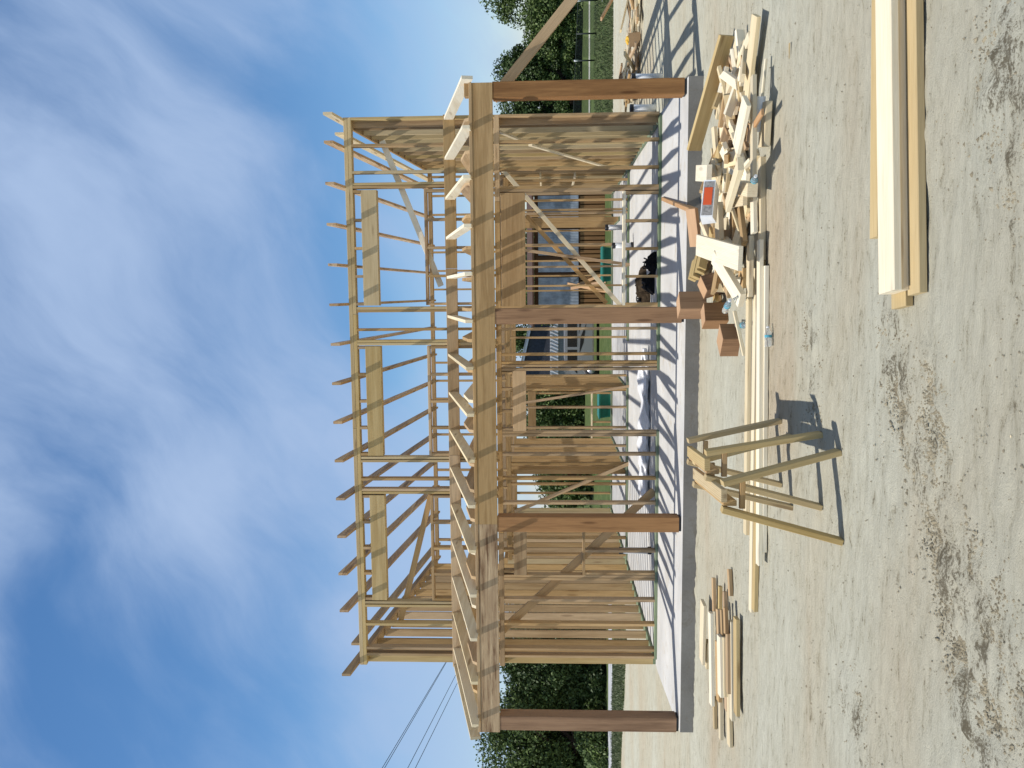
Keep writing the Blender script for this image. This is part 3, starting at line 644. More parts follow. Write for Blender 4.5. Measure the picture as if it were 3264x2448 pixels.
# cedar post blocks
def blockbox(label, c, L_, s, rz, ry=0, rx=0):
    from mathutils import Euler
    root = empty('cedar_block', (c[0], c[1], c[2])); root.rotation_euler = Euler((rx, ry, rz)); tag(root, label, 'wood block', 'cedar post offcuts')
    vs, fs = cham(L_, s, s, .006); link('block_body', mesh('block_body', vs, fs, [(v[0]+c[0]*5, v[1], v[2]) for v in vs]), M['cedar'], root)
    for sg in (-1, 1):
        vs = [(sg*(L_/2+.0015), y, z) for y, z in ((-s/2+.006, -s/2+.006), (s/2-.006, -s/2+.006), (s/2-.006, s/2-.006), (-s/2+.006, s/2-.006))]
        vs += [(v[0]-sg*.001, v[1], v[2]) for v in vs]
        link('sawn_end', mesh('sawn_end', vs, BF, [(v[1]*2, v[2], c[0]) for v in vs]), M['cedarend'], root)
    return root
blockbox('tall dark cedar block standing against the slab at the porch post foot', (-.17, 9.66, GZ+.145), .30, .235, R(32), R(90), 0)
blockbox('middle cedar block with pale sawn end up, between two others', at('C3', 560, 650, 2, GZ+.08), .28, .205, R(27), R(90), 0)
blockbox('nearest cedar block at the left end of the pile, its right side in shade', at('C3', 740, 970, 2, GZ+.06), .20, .225, R(-38), R(90), 0)
blockbox('cedar block with bright square top under the splintered piece', at('C3', 500, 240, 2, GZ+.12), .22, .18, R(35), R(72), R(6))
# splintered yellow chunk
vs = []; fs = []; gr_ = []
for k in range(7):
    b0 = len(vs); x = (k-3)*.034; l_ = .30-.03*abs(k-3)+.03*math.sin(k*2.3)
    for p_ in boxv(l_, .0345, .085+.008*math.sin(k*3)): vs.append((p_[0], p_[1]+x, p_[2]+.003*math.cos(k*1.7))); gr_.append((p_[0]+k, p_[1]*3, p_[2]))
    fs += [tuple(b0+i for i in f) for f in BF]
o = link('splintered_chunk', mesh('splintered_chunk', vs, fs, gr_), M['olive'], loc=at('C2', 320, 1440, 2, GZ+.24)); o.rotation_euler = (R(20), R(15), R(35)); tag(o, 'yellow splintered chunk of grooved timber on top of a cedar block', 'wood block')
# paper carton
cp = at('C2', 455, 580, 2, GZ+.33)
root = empty('paper_carton', cp, R(12)); root.rotation_euler = (R(-22), R(6), R(10)); tag(root, 'crumpled white paper carton with an orange printed panel on the scrap pile', 'carton')
link('carton_body', mesh('carton_body', [(-.17, -.07, -.06), (.17, -.07, -.06), (.15, .16, -.05), (-.16, .16, -.05), (-.17, -.07, .05), (.17, -.07, .045), (.10, .15, .10), (-.17, .18, .085)], BF), M['paper'], root)
link('printed_panel', mesh('printed_panel', [tuple(v) for v in [(-.155, -.073, -.052), (.155, -.073, -.052), (.155, -.0715, -.052), (-.155, -.0715, -.052), (-.155, -.073, .043), (.155, -.073, .038), (.155, -.0715, .038), (-.155, -.0715, .043)]], BF), M['greyprint'], root)
link('orange_label', mesh('orange_label', [(-.06, -.076, -.042), (.10, -.076, -.042), (.10, -.0745, -.042), (-.06, -.0745, -.042), (-.06, -.076, .034), (.10, -.076, .032), (.10, -.0745, .032), (-.06, -.0745, .034)], BF), M['orange'], root)
# white tube
a, b_ = at('C1', 752, 850, 2, GZ+.09), at('C1', 728, 1160, 2, GZ+.09)
o = lathe('paper_tube', [(.040, 0), (.046, .001), (.046, (a-b_).length-.001), (.040, (a-b_).length)], M['paper'], mw=along(a, b_), n=28); tag(o, 'white cardboard tube lying at the front right of the scrap pile', 'tube')
o = board('cedar_chip', at('C1', 765, 985, 2, GZ+.16), at('C1', 690, 1110, 2, GZ+.16), .05, .02, M['cedarend'], top=True); tag(o, 'reddish cedar sliver lying across the white tube', 'wood scrap')
o = board('broken_lath', at('C1', 795, 520, 2, GZ+.05), at('C1', 762, 860, 2, GZ+.07), .035, .02, M['white'], top=True); tag(o, 'broken white lath poking out of the right end of the white tube', 'lath')
# triangular wooden shims on the dirt
o = link('wood_shim', mesh('wood_shim', [(-.05, .0, 0), (.06, -.012, 0), (.06, .012, 0), (-.05, 0, .006), (.06, -.012, .006), (.06, .012, .006)], [(0, 2, 1), (3, 4, 5), (0, 1, 4, 3), (1, 2, 5, 4), (2, 0, 3, 5)], [(0, 0, 0)]*6), M['olive'], loc=at('C1', 1015, 455, 2, GZ+.004)); tag(o, 'small triangular wooden shim alone on the dirt in front of the pile', 'shim')

# bottles
def bottle(label, p_, q_, r=.028):
    p_, q_ = Vector(p_), Vector(q_); L_ = (q_-p_).length; root = empty('plastic_bottle'); root.matrix_world = along(p_, q_); tag(root, label, 'bottle', 'clear drink bottles in the scrap')
    prof = [(r*.7, 0), (r, .008), (r, L_*.2), (r*.92, L_*.24), (r, L_*.3), (r, L_*.62), (r*.9, L_*.7), (r*.42, L_*.9), (r*.4, L_*.94)]
    o = lathe('bottle_body', prof, M['clear'], root, n=20); 
    lathe('bottle_cap', [(r*.46, L_*.93), (r*.48, L_*.935), (r*.48, L_), (r*.44, L_)], M['pvc'], root, n=16)
    lathe('paper_label', [(r*1.01, L_*.46), (r*1.03, L_*.47), (r*1.03, L_*.56), (r*1.01, L_*.57)], M['blue'], root, n=20)
bottle('clear bottle on the bare dirt in front of the long boards', at('C3', 1240, 1060, 2, GZ+.035), at('C3', 1235, 790, 2, GZ+.035))
bottle('clear bottle with blue label resting on the middle cedar block', at('C3', 665, 590, 2, GZ+.23), at('C3', 735, 440, 2, GZ+.25))
bottle('clear bottle half hidden under the long boards by the thin strip', at('C3', 830, 770, 2, GZ+.035), at('C3', 990, 780, 2, GZ+.035))
bottle('crushed clear bottle on the front narrow plank of the pile', at('C2', 1030, 380, 2, GZ+.14), at('C2', 1075, 250, 2, GZ+.16))

# ------------------------------------------------------------------ on the slab: pipes, tool bags, poly sheet
def pipe(label, c, h, r=.055, lean=0.0):
    root = empty('pipe_stub', c); tag(root, label, 'pipe', 'white capped pipe stubs')
    lathe('pipe', [(r, 0), (r, h)], M['pvc'], root, n=24); lathe('rubber_cap', [(r*1.12, h-.05), (r*1.14, h-.045), (r*1.14, h+.004), (r*1.0, h+.008)], M['black'], root, n=24)
    if c[2] > -.1: lathe('rubber_collar', [(r*1.25, 0.001), (r*1.25, .05), (r*1.05, .055)], M['black'], root, n=24)
pipe('white capped pipe standing in the dirt just right of the last porch post', (3.30, 13.44, GZ), .47, .06)
pipe('white capped pipe in the dirt between last porch post and right wall', (3.0, 14.2, GZ), .42, .06)
pipe('white capped pipe with black collar behind the left window opening', (-4.12, 12.95, 0), .50, .05)
pipe('white capped pipe on the slab seen through the right window opening', (1.32, 17.6, 0), .42, .055)
pipe('white capped pipe on the slab left of the other one in the right bay', (.86, 16.0, 0), .40, .05)
def lump(name, label, cat, c, sx_, sy_, sz_, m_, seed, sub=3, amp=.25):
    r = np.random.default_rng(seed); n, k = 28, 18; vs = []; fs = []
    for i in range(k+1):
        th = math.pi*i/k
        for j in range(n):
            ph = 2*math.pi*j/n; f = 1+amp*(.5*math.sin(3*ph+seed)*math.sin(2*th)+.4*math.sin(5*ph+th*4+seed*2)+.25*math.sin(9*ph-th*7))*math.sin(th)
            z = math.cos(th); z = max(z, -.55)
            vs.append((sx_*f*math.sin(th)*math.cos(ph), sy_*f*math.sin(th)*math.sin(ph), (z+.55)*sz_*(1+amp*.5*math.sin(4*ph+seed))))
    for i in range(k):
        for j in range(n): fs.append((i*n+j, (i+1)*n+j, (i+1)*n+(j+1) % n, i*n+(j+1) % n))
    return link(name, mesh(name, vs, fs, None, True), M[m_], loc=c)
def bag(label, c, sx_, sy_, sz_, m_, seed):
    root = empty('tool_bag', c); root.rotation_euler = (0, 0, seed*.7); tag(root, label, 'tool bag', 'tool bags on the slab')
    r = np.random.default_rng(seed); n, k = 24, 9; vs = []; fs = []
    for i in range(k+1):
        tt = i/k; z = sz_*1.6*min(tt, 1.0); pinch = 1-.35*tt**2
        for j in range(n):
            ph = 2*math.pi*j/n; c_, s_2 = math.cos(ph), math.sin(ph); ex = .45
            x = sx_*math.copysign(abs(c_)**ex, c_)*pinch; y = sy_*math.copysign(abs(s_2)**ex, s_2)*pinch*(1-.35*tt)
            f = 1+.10*math.sin(5*ph+seed+3*tt)+r.normal(0, .025); vs.append((x*f, y*f, max(0, z*(1+.22*math.sin(2*ph+seed)*tt+.12*math.sin(5*ph)*tt)+r.normal(0, .004)*(i > 0))))
    for i in range(k):
        for j in range(n): fs.append((i*n+j, i*n+(j+1) % n, (i+1)*n+(j+1) % n, (i+1)*n+j))
    b0 = len(vs); vs.append((0, 0, sz_*1.0)); fs += [(k*n+j, k*n+(j+1) % n, b0) for j in range(n)]
    link('bag_body', mesh('bag_body', vs, fs), M[m_], root)
    for q_ in range(3):
        a = r.uniform(0, 6.28); d_ = Vector((math.cos(a)*.5, math.sin(a)*.5, 1)).normalized(); p_ = Vector((r.uniform(-.5, .5)*sx_, r.uniform(-.4, .4)*sy_, sz_*.8))
        lathe('tool_handle', [(.012, 0), (.014, .05), (.011, sz_*1.4)], M['black'], root, mw=along(p_, p_+d_), n=8)
    n2 = 12; vs = []; fs = []
    for i in range(n2+1):
        a = math.pi*i/n2; cx, cz = sx_*.6*math.cos(a), sz_*1.45+sz_*.5*math.sin(a)
        for j in range(6): ph = 2*math.pi*j/6; vs.append((cx+.010*math.cos(ph)*math.cos(a), .010*math.sin(ph)+sy_*.25*math.sin(a), cz+.010*math.cos(ph)*math.sin(a)))
    for i in range(n2):
        for j in range(6): fs.append((i*6+j, i*6+(j+1) % 6, (i+1)*6+(j+1) % 6, (i+1)*6+j))
    link('bag_handle', mesh('bag_handle', vs, fs, None, True), M[m_], root)
bag('black canvas tool bag slumped closest to the front wall plate', (.42, 12.7, 0), .13, .15, .09, 'cloth', 3)
bag('larger black tool bag in the middle of the heap on the slab', (.12, 12.95, 0), .14, .18, .09, 'cloth', 7)
bag('brown leather tool bag at the back of the heap on the slab', (.12, 14.2, 0), .24, .36, .07, 'brownbag', 5)
bag('small dark pouch at the left of the tool bag heap', (-.12, 13.5, 0), .13, .18, .1, 'brownbag', 9)
# poly sheet roll, crumpled
p0, p1 = Vector((-.92, 13.42, 0)), Vector((-3.45, 13.35, 0)); n, k = 90, 16; vs = []; fs = []
for i in range(n+1):
    tt = i/n; c = p0.lerp(p1, tt); r = .11*(1+.16*math.sin(tt*13)+.12*math.sin(tt*29+1)+.05*math.sin(tt*71)); r *= min(1, .35+4*tt, .5+6*(1-tt))
    for j in range(k):
        a = 2*math.pi*j/k; rj = r*(1+.16*math.sin(3*a+tt*19)+.10*math.sin(5*a-tt*37)+.05*math.sin(9*a+tt*88))
        vs.append((c.x, c.y+1.7*rj*math.cos(a)+.05*math.sin(tt*11), max(.002, .075+rj*.75*math.sin(a))))
for i in range(n):
    for j in range(k): fs.append((i*k+j, i*k+(j+1) % k, (i+1)*k+(j+1) % k, (i+1)*k+j))
fs += [tuple(range(k-1, -1, -1)), tuple(range(n*k, n*k+k))]
tag(link('plastic_sheet', mesh('plastic_sheet', vs, fs, None, False), M['poly']), 'long crumpled roll of white plastic sheeting on the slab behind the doorway', 'plastic sheet')

# ------------------------------------------------------------------ scrap heap beyond the right wall
ro = random.Random(77)
HM2 = {}
for k in range(46):
    tpos = k/46; x = 3.9+ro.uniform(-.1, 2.3); y = 17.0+ro.uniform(-.6, .9)-(x-4)*.1; L_ = ro.uniform(.35, 1.5); a = ro.gauss(1.9, .5) if x < 4.6 else ro.gauss(0.2, .3); til = ro.gauss(0, .12)
    z = GZ+.04+ro.random()*.30*max(.15, 1-abs(x-4.3)/1.3); d_ = Vector((math.cos(a)*math.cos(til), math.sin(a)*math.cos(til), math.sin(til)))
    c = Vector((x, y, max(z, GZ+.02+abs(d_.z)*L_/2))); tag(board('offcut', c-d_*L_/2, c+d_*L_/2, ro.choice([.08, .13]), .036, M[ro.choice(['pale', 'pale', 'frame', 'white', 'bark'])]), 'board offcut in the far heap right of the building', 'offcut', 'offcuts in the far heap right of the building')
o = link('cardboard_sheet', mesh('cardboard_sheet', [(-.13, -.01, 0), (.13, -.01, 0), (.13, .01, 0), (-.13, .01, 0), (-.12, .06, .20), (.13, .06, .22), (.13, .08, .22), (-.12, .08, .20)], BF, [(0, 0, 0)]*8), plain('brown_cardboard', (0.26, 0.17, 0.09), 0.9), loc=(4.75, 16.45, GZ+.02)); tag(o, 'brown cardboard sheet leaning on the far lumber heap', 'cardboard')
o = lump('yellow_sack', None, None, (4.95, 17.2, GZ+.15), .09, .06, .05, 'orange', 4); o.data.materials.clear(); o.data.materials.append(plain('yellow_sack_print', (0.70, 0.42, 0.04), 0.6)); tag(o, 'small yellow sack on top of the far lumber heap', 'sack')

# ------------------------------------------------------------------ background buildings and yard
def planks(name, x0, x1, z0, z1, y, step, gap, th, m_, parent):
    vs = []; fs = []; gr_ = []; x = x0
    while x < x1-.01:
        b0 = len(vs); xe = min(x+step-gap, x1); off = (rng.random()*9)
        for v in [(x, y, z0), (xe, y, z0), (xe, y+th, z0), (x, y+th, z0), (x, y, z1), (xe, y, z1), (xe, y+th, z1), (x, y+th, z1)]: vs.append(v); gr_.append((v[2]+off, v[0]+off, v[1]))
        fs += [tuple(b0+i for i in f) for f in BF]; x += step
    return link(name, mesh(name, vs, fs, gr_), M[m_], parent)
shed = empty('wooden_shed', (1.2, 27.5, GZ)); tag(shed, 'low dark brown wooden shed with grey metal sheets, seen through the right bay', 'shed')
def sp_(o): o.parent = shed; o.matrix_parent_inverse = Matrix.Translation(-shed.location); return o
sp_(joined('shed_wall', [(-.9, 3.6, 26.6, 26.66, .6, 2.05), (-.9, -.84, 26.7, 29, GZ, 2.05), (3.54, 3.6, 26.7, 29, GZ, 2.05), (-.9, 3.6, 29.0, 29.06, GZ, 2.05)], M['barn']))
sp_(planks('slat_siding', -.9, 3.6, GZ, .6, 26.6, .14, .035, .03, 'barn2', None))
sp_(prism('shed_roof', [(26.3, 2.06), (29.4, 2.30), (29.4, 2.36), (26.3, 2.12)], -1.1, 3.8, M['barn']))
for a, b_ in ((-.55, .45), (.62, .95), (1.15, 1.95), (2.3, 3.0)): sp_(link('metal_sheet', mesh('metal_sheet', [(a+(b_-a)*f, 26.555+.008*(i % 2), z) for z in (.66, 1.93) for i, f in enumerate(np.linspace(0, 1, 21))]+[(b_, 26.58, .66), (a, 26.58, .66)], [(i, i+1, i+22, i+21) for i in range(20)]), M['metal']))
for i, (xa, za, xb, zb2) in enumerate(((.3, GZ, .1, .9), (.0, GZ, .25, 1.0), (.55, GZ, .2, .7))):
    tag(board('leaning_board', (xa, 25.6, za+.03), (xb, 26.5, zb2), .09, .035, M['cedarend']), ['leftmost pale board propped on the brown shed', 'longest pale board propped on the brown shed', 'rightmost short board propped on the brown shed'][0 if i == 1 else 1 if i == 1 else i] if i != 1 else 'longest pale board propped on the brown shed', 'board', 'boards propped on the shed')
# teal bins
def bin_(label, x0, x1, y0, y1, h):
    root = empty('storage_bin', ((x0+x1)/2, (y0+y1)/2, GZ)); tag(root, label, 'bin', 'teal bins behind the slab'); w, d_ = (x1-x0)/2, (y1-y0)/2
    link('bin_body', mesh('bin_body', [(-w*.92, -d_*.92, 0), (w*.92, -d_*.92, 0), (w*.92, d_*.92, 0), (-w*.92, d_*.92, 0), (-w, -d_, h), (w, -d_, h), (w, d_, h), (-w, d_, h)], BF), M['teal'], root)
    link('bin_lid', mesh('bin_lid', [(a*(w+.03), b_*(d_+.03), z) for z in (h+.001, h+.04) for a, b_ in ((-1, -1), (1, -1), (1, 1), (-1, 1))], BF), M['teal'], root)
bin_('low teal bin behind the slab, seen under the diagonal brace', .25, 1.15, 22.0, 22.8, .33)
bin_('low teal bin behind the slab, seen through the doorway side', -3.55, -2.55, 23.2, 24.0, .34)
# house with dark roof
house = empty('garage', (-2.0, 33, GZ)); tag(house, 'dark garage with a white trimmed sloping roof and white band beyond the doorway', 'garage')
def hp(name, pts, y0, y1, m_):
    n = len(pts); vs = [(x, y0, z) for x, z in pts]+[(x, y1, z) for x, z in pts]; fs = [tuple(range(n)), tuple(range(2*n-1, n-1, -1))]+[(i, i+n, (i+1) % n+n, (i+1) % n) for i in range(n)]
    return link(name, mesh(name, vs, fs, vs), M[m_], house)
hp('gable_wall', [(-1.75, 1.73), (1.8, 1.73), (1.8, 2.20), (-1.75, 2.98)], 0, 5, 'shingle')
hp('garage_wall', [(-1.75, 0), (1.8, 0), (1.8, 1.40), (-1.75, 1.40)], .02, 5, 'greyprint')
hp('white_band', [(-1.8, 1.402), (1.85, 1.402), (1.85, 1.728), (-1.8, 1.728)], -.03, 5, 'siding')
for k in range(26): hp('band_batten', [(-1.8+.14*k, 1.40), (-1.77+.14*k, 1.40), (-1.62+.14*k, 1.73), (-1.65+.14*k, 1.73)], -.045, -.031, 'greyprint')
hp('roof_trim', [(-1.95, 3.03), (2.0, 2.16), (2.0, 2.25), (-1.95, 3.12)], -.15, 5.2, 'siding')
hp('eave_board', [(-1.95, 3.125), (2.0, 2.255), (2.0, 2.285), (-1.95, 3.155)], -.2, 5.2, 'metal')
# parked van
van = empty('parked_van', (-1.3, 29.4, GZ)); tag(van, 'silver van with black side graphics parked in front of the dark garage', 'van')
prof = [(-2.1, .25), (-2.1, .62), (-1.95, .72), (-1.35, 1.18), (-1.1, 1.22), (1.9, 1.22), (2.05, 1.1), (2.1, .25)]
def vprism(name, pr, y0, y1, m_):
    n = len(pr); vs = [(x, y0, z) for x, z in pr]+[(x, y1, z) for x, z in pr]
    fs = [tuple(range(n)), tuple(range(2*n-1, n-1, -1))]+[(i, i+n, (i+1) % n+n, (i+1) % n) for i in range(n)]
    return link(name, mesh(name, vs, fs), M[m_], van)
vprism('van_body', prof, 0, 1.5, 'silver')
for pr in ([(-1.6, .78), (-1.2, 1.12), (-.75, 1.12), (-.75, .78)], [(-.65, .78), (-.65, 1.12), (.45, 1.12), (.45, .78)], [(.55, .78), (.55, 1.12), (1.85, 1.12), (1.9, .78)]): vprism('side_window', pr, -.006, -.001, 'carglass')
for pr in ([(-.2, .72), (.2, .70), (1.2, .5), (.4, .58)], [(.5, .70), (1.0, .66), (1.9, .42), (1.1, .52)], [(-.9, .7), (-.3, .66), (.2, .45), (-.5, .55)]): vprism('side_graphic', pr, -.005, -.001, 'black')
for x in (-1.45, 1.35):
    w_ = lathe('wheel', [(.12, -.09), (.27, -.09), (.28, -.07), (.28, .07), (.27, .09), (.12, .09)], M['black'], van, n=24, mw=None); w_.rotation_euler = (math.pi/2, 0, 0); w_.location = (x, .06, .28)
    h_ = lathe('hub', [(.02, -.02), (.14, -.02), (.14, .02)], M['silver'], w_, n=16); h_.location = (0, 0, .1)
# chain fence
fence = empty('wire_fence', (9.3, 31.5, GZ)); tag(fence, 'low dark wire fence with thin posts across the far grass', 'fence')
fp = [(6.2, 37.6), (7.0, 35.8), (7.8, 34.1), (8.65, 32.5), (9.24, 31.2), (9.95, 29.9), (10.8, 28.4), (11.7, 26.8)]
for i, (x, y) in enumerate(fp):
    lathe('fence_post', [(.03, 0), (.03, .74)], M['fence'], fence, n=8, loc=(x-9.3, y-31.5, 0))
    if i % 2: lathe('post_cap', [(.032, .62), (.034, .621), (.034, .76), (.02, .78)], M['pvc'], fence, n=8, loc=(x-9.3, y-31.5, 0))
for i in range(len(fp)-1):
    a = Vector((fp[i][0]-9.3, fp[i][1]-31.5, .72)); b_ = Vector((fp[i+1][0]-9.3, fp[i+1][1]-31.5, .72))
    o = board('top_rail', a, b_, .025, .025, M['fence']); o.parent = fence
    vs = []; fs = []
    L_ = (b_-a).length; K = 26
    for k in range(K):
        for sg in (0, 1):
            f0, f1 = k/K, (k+7)/K
            if f1 > 1: continue
            z0_, z1_ = (.02, .71) if sg else (.71, .02)
            P0, P1 = a.lerp(b_, f0), a.lerp(b_, f1); b0 = len(vs)
            for P, z in ((P0, z0_), (P1, z1_)):
                for off in ((0, 0), (.006, 0), (0, .008)): vs.append((P.x+off[0], P.y, z+off[1]))
            fs += [(b0, b0+1, b0+4, b0+3), (b0+1, b0+2, b0+5, b0+4), (b0+2, b0, b0+3, b0+5)]
    link('wire_mesh', mesh('wire_mesh', vs, fs), M['fence'], fence)

# power lines
def cable(label, p_, q_, r=.012, sag=.25):
    p_, q_ = Vector(p_), Vector(q_); n, k = 30, 6; vs = []; fs = []; d_ = (q_-p_).normalized(); s = d_.cross(Vector((0, 0, 1))).normalized(); u = s.cross(d_)
    for i in range(n+1):
        tt = i/n; c = p_.lerp(q_, tt)-Vector((0, 0, sag*4*tt*(1-tt)))
        for j in range(k): a = 2*math.pi*j/k; vs.append(tuple(c+(s*math.cos(a)+u*math.sin(a))*r))
    for i in range(n):
        for j in range(k): fs.append((i*k+j, i*k+(j+1) % k, (i+1)*k+(j+1) % k, (i+1)*k+j))
    tag(link('power_line', mesh('power_line', vs, fs, None, True), M['wire']), label, 'power line', 'overhead cables left of the building')
YA, YB = 30.0, 42.0
for lab, xa, ya, xb, yb_ in (('highest overhead cable left of the building', 512, 1665, 978, 890), ('overhead cable just below the highest one', 530, 1665, 984, 890), ('third overhead cable from the top left of the building', 706, 1665, 1068, 965), ('lowest overhead cable left of the building', 764, 1665, 1083, 1020)):
    A, B_ = at('A4', xa, ya, 1, YA), at('A4', xb, yb_, 1, YB); dd = B_-A; cable(lab, A-dd*.9, B_+dd*.9, sag=0.0 if False else .02)

# ------------------------------------------------------------------ vegetation
def leaves(n_, pos, size, tone, name, m_, parent=None, flat=.0, rs_=1, loc=None):
    r = np.random.default_rng(rs_)
    a = r.normal(size=(n_, 3)); a /= np.linalg.norm(a, axis=1)[:, None]
    b_ = r.normal(size=(n_, 3)); b_ -= (a*b_).sum(1)[:, None]*a; b_ /= np.linalg.norm(b_, axis=1)[:, None]
    s = size*(0.6+0.8*r.random(n_))[:, None]
    v = np.empty((n_, 4, 3)); v[:, 0] = pos-a*s; v[:, 1] = pos-b_*s*.55; v[:, 2] = pos+a*s; v[:, 3] = pos+b_*s*.55
    v[:, 0, 2] -= .25*s[:, 0]; v[:, 2, 2] -= .25*s[:, 0]
    me = bpy.data.meshes.new(name); me.vertices.add(n_*4); me.vertices.foreach_set('co', v.reshape(-1).astype(np.float32))
    me.loops.add(n_*4); me.loops.foreach_set('vertex_index', np.arange(n_*4, dtype=np.int32)); me.polygons.add(n_)
    me.polygons.foreach_set('loop_start', np.arange(0, n_*4, 4, dtype=np.int32)); me.polygons.foreach_set('loop_total', np.full(n_, 4, dtype=np.int32)) if False else None
    me.update(calc_edges=True)
    at_ = me.attributes.new('tone', 'FLOAT', 'POINT'); at_.data.foreach_set('value', np.repeat(tone, 4).astype(np.float32))
    me.validate()
    return link(name, me, M[m_], parent, loc=loc)
def tree(label, x, y, hw, zt, zb_=0.05, nl=9000, leaf=.075, m_='leaf', seed=1, cat='tree', kind='tree', trunk=True, depth=None):
    r = np.random.default_rng(seed); root = empty(kind, (x, y, GZ)); tag(root, label, cat, 'trees and bushes around the site')
    H_ = zt-GZ; cz = (zt+zb_)/2-GZ; hz = (zt-zb_)/2; dp = depth or hw*.8
    nc = int(26+hw*14); cs = []
    while len(cs) < nc:
        p_ = r.uniform(-1, 1, 3)
        rad = (p_[0]**2+p_[1]**2)**.5
        lim = (1-max(0, p_[2])**2.2)**.5 if p_[2] > 0 else 1.0
        if rad < lim and (rad > .35 or p_[2] > .2): cs.append(p_*[hw*.88, dp*.88, hz*.86]+[0, 0, cz])
    cs = np.array(cs); rad = r.uniform(.18, .40, nc)*min(hw, 2.0)*.9+.08
    which = r.integers(0, nc, nl); q = r.normal(size=(nl, 3)); q /= np.linalg.norm(q, axis=1)[:, None]
    pos = cs[which]+q*(rad[which]*(r.random(nl)**.45))[:, None]*[1, 1, .8]
    # loose twigs at the outline
    k = nl//9; o_ = r.normal(size=(k, 3)); o_ /= np.linalg.norm(o_, axis=1)[:, None]; o_[:, 2] = np.abs(o_[:, 2])*1.0
    pos[:k] = o_*[hw, dp, hz]*r.uniform(.85, 1.12, (k, 1))+[0, 0, cz]+np.repeat(r.normal(0, .06, (k//6+1, 3)), 6, 0)[:k]
    pos[:, 2] = np.maximum(pos[:, 2], .02)
    tone = np.clip(.25+.5*r.random(nc)[which]+r.normal(0, .16, nl), 0, 1)
    leaves(nl, pos, leaf, tone, 'crown', m_, root, rs_=seed+5)
    if trunk:
        vs = []; fs = []
        def limb(p0_, p1_, r0_, r1_):
            d_ = (p1_-p0_).normalized(); s = d_.orthogonal().normalized(); u = d_.cross(s); b0 = len(vs)
            for i in range(5):
                c = p0_.lerp(p1_, i/4)+Vector(r.normal(0, .02, 3)); rr_ = r0_+(r1_-r0_)*i/4
                for j in range(7): a = 2*math.pi*j/7; vs.append(tuple(c+(s*math.cos(a)+u*math.sin(a))*rr_))
            for i in range(4):
                for j in range(7): fs.append((b0+i*7+j, b0+i*7+(j+1) % 7, b0+(i+1)*7+(j+1) % 7, b0+(i+1)*7+j))
        limb(Vector((0, 0, -.05)), Vector((0, 0, H_*.45)), .05*H_, .028*H_)
        for i in range(9):
            t_ = Vector(cs[r.integers(0, nc)]); limb(Vector((0, 0, H_*r.uniform(.2, .45))), t_, .02*H_, .006*H_)
        link('trunk', mesh('trunk', vs, fs, None, True), M['barkm'], root)
TR = [('tall dark oak at the left edge of the picture beyond the road', -14.9, 26.0, 1.9, 3.85, 26000, .07, 'leaf'),
      ('dense oak just left of the leftmost porch post', -13.35, 26.6, 1.1, 2.95, 14000, .07, 'leaf'),
      ('dense oak seen between leftmost porch post and corner studs', -11.9, 26.4, 1.5, 3.25, 18000, .07, 'leaf2'),
      ('oak hidden mostly by the left stud wall', -10.0, 27.5, 1.6, 3.1, 9000, .08, 'leaf2'),
      ('dark low tree behind the left of the first oak row', -14.2, 28.4, 1.9, 3.0, 9000, .08, 'leaf2'),
      ('bushy tree seen low between the left studs', -7.6, 34.0, 1.7, 2.1, 9000, .08, 'leaf'),
      ('broad leafy tree behind the doorway at the left', -5.6, 42.0, 1.7, 3.3, 15000, .09, 'leaf'),
      ('leafy tree left of the dark garage', -8.3, 44.0, 1.6, 2.9, 9000, .09, 'leaf2'),
      ('tree showing above the dark garage roof', -2.4, 43.5, 1.0, 4.0, 9000, .09, 'leaf'),
      ('tree rising just behind the brown shed', .9, 32.5, 1.9, 3.1, 14000, .08, 'leaf'),
      ('tallest tree at the upper right corner beyond the fence', 15.6, 45.0, 1.7, 4.9, 16000, .085, 'leaf'),
      ('rounded lower tree right of the slanting prop board', 14.2, 44.0, 1.4, 2.75, 14000, .085, 'leaf'),
      ('drooping mid green tree crossed by the slanting prop board', 12.9, 44.5, 1.2, 2.7, 13000, .085, 'leaf'),
      ('dark tree right beside the right-hand porch post', 11.5, 45.0, 1.2, 4.25, 15000, .085, 'leaf2'),
      ('dark tree seen between right-hand porch post and stud wall', 10.0, 45.5, 1.3, 4.1, 14000, .085, 'leaf2'),
      ('tree mostly hidden by the right stud wall', 7.4, 46.0, 2.0, 3.6, 9000, .09, 'leaf2')]
for i, (lab, x, y, hw, zt, nl, lf, m_) in enumerate(TR): tree(lab, x, y, hw*1.06, zt, -.45, int(nl*1.9), lf*.8, m_, seed=40+i)
# far tree line closing the view
tr = np.random.default_rng(9); nl = 60000
px_ = tr.uniform(-60, 60, nl); top = 2.2+.6*np.sin(px_*.5)+.5*np.sin(px_*1.3+1)+.3*np.sin(px_*3.1)
pz = GZ+(top)*(tr.random(nl)**.7); py = 60+tr.normal(0, .8, nl)
o = leaves(nl, np.stack([px_, py, pz], 1), .22, np.clip(tr.normal(.4, .25, nl), 0, 1), 'far_treeline', 'leaf2', rs_=3); tag(o, 'far dark wood closing the view behind the yards', 'woods', kind='stuff')
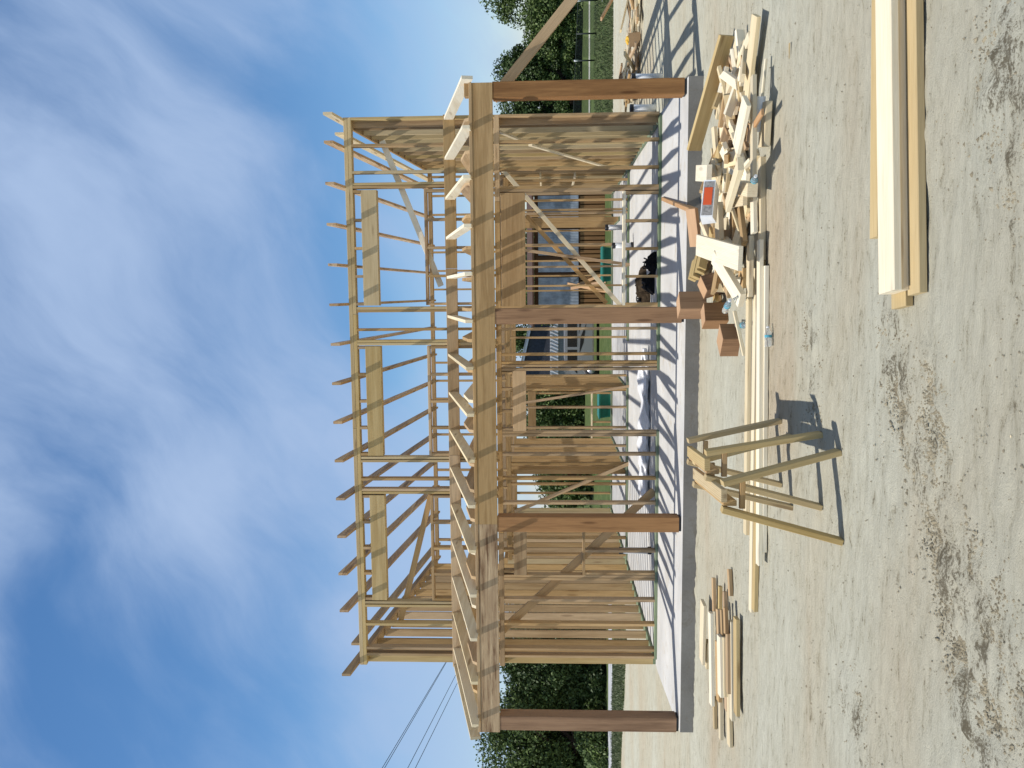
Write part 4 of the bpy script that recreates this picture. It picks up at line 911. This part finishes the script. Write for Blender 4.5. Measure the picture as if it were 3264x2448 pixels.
# grass blades on the edge of lawn
nl = 26000; gx_ = np.concatenate([tr.uniform(3.5, 13, nl//2), tr.uniform(-17, -6.5, nl-nl//2)]); gy_ = np.where(gx_ > 0, 23.4+tr.random(nl)**1.5*9, np.where(gx_ < -8, 19.3-(gx_+10)*.35, 19.5)+tr.random(nl)*2.9)
keep = ~((gy_ > 22.8) & (gx_ < 0)); gx_, gy_ = gx_[keep], gy_[keep]; nl = len(gx_)
base_ = np.stack([gx_, gy_, np.full(nl, GZ-.004)], 1); hgt = tr.uniform(.03, .09, nl); lean = tr.normal(0, .03, (nl, 2)); w_ = .012
v = np.empty((nl, 3, 3)); v[:, 0] = base_-[w_, 0, 0]; v[:, 1] = base_+[w_, 0, 0]; v[:, 2] = base_; v[:, 2, 2] += hgt; v[:, 2, :2] += lean
me = bpy.data.meshes.new('grass'); me.from_pydata(v.reshape(-1, 3).tolist(), [], np.arange(nl*3).reshape(-1, 3).tolist())
a = me.attributes.new('tone', 'FLOAT', 'POINT'); a.data.foreach_set('value', np.repeat(tr.random(nl), 3).astype(np.float32))
tag(link('grass', me, M['blade']), 'short ragged grass along the edge of the bare dirt', 'grass', kind='stuff')
# pebbles and wood chips strewn over the dirt
def scatter(name, label, cat, n_, m_, smin, smax, seed, flat=.6, along_=0.0):
    r = np.random.default_rng(seed); vs = []; fs = []
    base = np.array([(1, 0, 0), (.3, .9, 0), (-.8, .5, 0), (-.7, -.6, 0), (.4, -.9, 0), (.1, .1, 1)], float)
    RL = [(at(a, xa, ya), at(b_, xb, yb), wd, am) for a, xa, ya, b_, xb, yb, wd, am in pts_r]
    wts = np.array([(P1-P0).length*am for P0, P1, wd, am in RL]); wts /= wts.sum()
    for i in range(n_):
        if r.random() < along_:
            P0, P1, wd, am = RL[r.choice(len(RL), p=wts)]; q = P0.lerp(P1, r.random()); x, y = q.x+r.normal(0, wd*.9), q.y+r.normal(0, wd*.9); k_ = 1.0
        else:
            y = 3.0+(r.random()**1.6)*6.7; x = r.uniform(-.56, .48)*y-.1*y; k_ = .6
        s = r.uniform(smin, smax)*(.5+r.random()**2*1.6)*k_; a = r.random()*6.28; ca, sa = math.cos(a), math.sin(a); b0 = len(vs)
        for p_ in base*r.uniform(.5, 1.3, (6, 1))*[1.3, 1, flat]: vs.append((x+s*(p_[0]*ca-p_[1]*sa), y+s*(p_[0]*sa+p_[1]*ca), GZ-.004+s*p_[2]+.001))
        fs += [(b0+k, b0+(k+1) % 5, b0+5) for k in range(5)]
    o = link(name, mesh(name, vs, fs, [(v_[0]*9, v_[1]*9, v_[2]*9) for v_ in vs]), M[m_]); tag(o, label, cat, kind='stuff')
M['clodm'] = plain('soil_clods', (0.27, 0.235, 0.165), 1.0, nscale=9, namt=0.35, spec=.1)
scatter('soil_clods', 'small crumbs of soil strewn over the bare dirt', 'soil', 26000, 'clodm', .002, .007, 2, .9, .8)
scatter('wood_chips', 'tiny pale chips of wood strewn over the bare dirt', 'wood chips', 70, 'pale', .002, .006, 6, .2)
